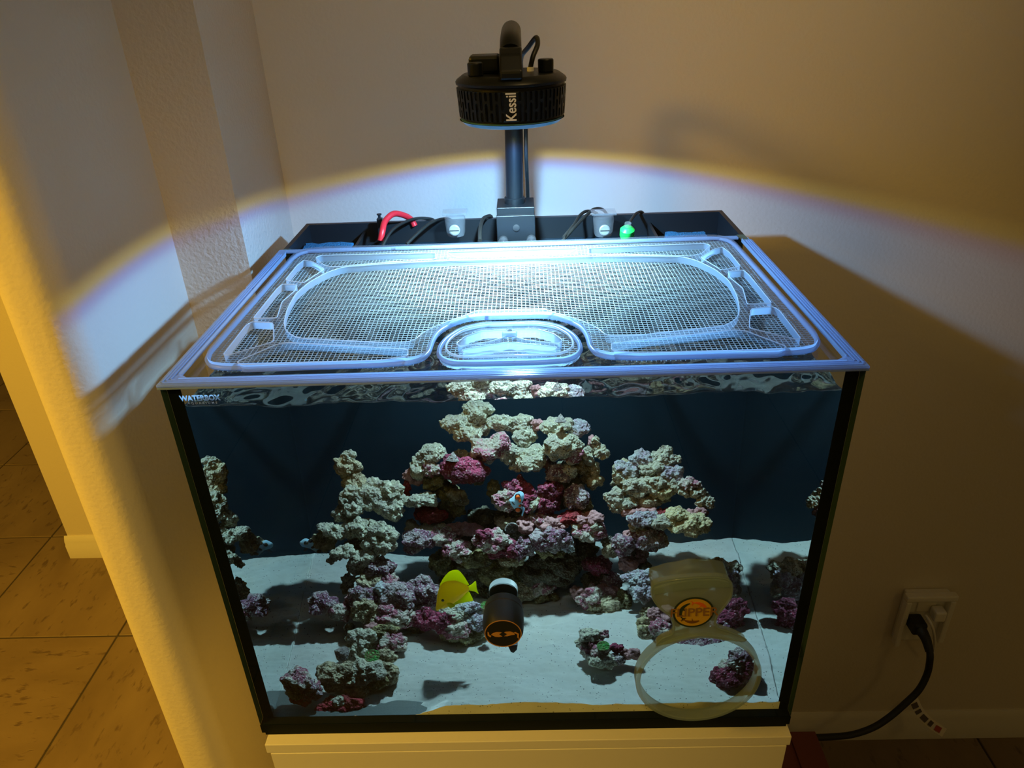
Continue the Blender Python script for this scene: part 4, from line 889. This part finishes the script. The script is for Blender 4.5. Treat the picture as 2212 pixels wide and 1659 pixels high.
bm = bmesh.new(); tube(bm, smoothpath([at(1986, 1356, y=.553), at(2000, 1380, y=.53), at(2008, 1408, y=.51)], 4), [.0125, .0125, .0115, .0105, .010, .0095, .009, .0085, .008], 10); done(bm, 'strain_relief', M['cord'], pl, 60)
pts = [at(2008, 1405, y=.512)] + [at(a, b_, y=c_) for a, b_, c_ in ((2009, 1422, .503), (2003, 1455, .50), (1985, 1490, .49), (1955, 1520, .48), (1920, 1550, .47), (1885, 1572, .46), (1840, 1587, .45), (1790, 1592, .44), (1740, 1594, .43), (1690, 1600, .42))]
tobj('cord', M['cord'], pts, .0068, pl, 12)
wp = empty('white_plug', (0.852, 0.57, -0.875), 'small white plug with a thin white cord in the wall outlet', 'plug')
onebox('plug_body', M['white'], (0.838, 0.862, 0.556, 0.5800, -0.892, -0.866), wp, .004)
tobj('cord', M['white'], [at(a, b_, y=c_) for a, b_, c_ in ((2000, 1330, .56), (2010, 1345, .54), (2017, 1365, .54), (2019, 1390, .55), (2014, 1415, .57))], .0028, wp, 8)
tobj('cord', M['white'], [at(a, b_, y=c_) for a, b_, c_ in ((1998, 1470, .56), (1990, 1490, .55), (1980, 1510, .54))], .0009, wp, 6)
lt = empty('warning_tag', at(2005, 1550, y=.53), 'printed paper warning tag hanging on a thin cord near the floor', 'tag')
def strip(px, wpx, name, m, dyy=0.0, seg=None):
    bm = bmesh.new(); A = []; B = []
    P = smoothpath([(a, b_, 0) for a, b_ in px], 4)
    for i, p in enumerate(P):
        d = (P[min(i + 1, len(P) - 1)] - P[max(i - 1, 0)]).normalized(); nrm_ = Vector((-d.y, d.x, 0))
        a_, b2 = p + nrm_ * wpx, p - nrm_ * wpx
        ya = .575 - .0012 * (a_.y - 1512) + dyy; yb = .575 - .0012 * (b2.y - 1512) + dyy; A.append((at(a_.x, a_.y, y=ya), at(a_.x, a_.y, y=ya + .0005))); B.append((at(b2.x, b2.y, y=yb), at(b2.x, b2.y, y=yb + .0005)))
    va = [[bm.verts.new(q) for q in t] for t in A]; vb = [[bm.verts.new(q) for q in t] for t in B]
    for i in range(len(P) - 1):
        bm.faces.new((va[i][0], va[i + 1][0], vb[i + 1][0], vb[i][0])); bm.faces.new((va[i][1], vb[i][1], vb[i + 1][1], va[i + 1][1]))
        bm.faces.new((va[i][0], va[i][1], va[i + 1][1], va[i + 1][0])); bm.faces.new((vb[i][0], vb[i + 1][0], vb[i + 1][1], vb[i][1]))
    bm.faces.new((va[0][0], vb[0][0], vb[0][1], va[0][1])); bm.faces.new((va[-1][0], va[-1][1], vb[-1][1], vb[-1][0]))
    return done(bm, name, m, lt)
strip([(1974, 1512), (1985, 1535), (2003, 1556), (2025, 1573), (2040, 1583)], 10, 'paper', plain('tag_paper', (0.9, 0.86, 0.76), 0.6))
inkm = plain('tag_print', (0.12, 0.10, 0.09), 0.7); inkr = plain('tag_red_print', (0.45, 0.08, 0.03), 0.7)
for i, (q, ww) in enumerate(((((1974, 1519), (1979, 1530)), 7), (((1982, 1534), (1986, 1541)), 7), (((1991, 1546), (2002, 1557)), 6), (((2007, 1560), (2014, 1566)), 6))):
    strip(q, ww, 'print_block', inkm, -0.0012)
strip(((2020, 1571), (2032, 1578)), 6, 'print_block', inkr, -0.0012)
bx = empty('wooden_box', (0.45, 0.3, FZ), 'reddish brown wooden box on the floor right of the cabinet', 'box')
onebox('box_body', M['wood'], (0.32, 0.5695, 0.10, 0.415, FZ, -1.062), bx, .002)
onebox('box_lid', M['wood'], (0.315, 0.571, 0.095, 0.420, -1.0618, -1.050), bx, .002)
onebox('box_batten', M['wood'], (0.52, 0.5725, 0.092, 0.4215, -1.0498, -1.044), bx, .001)
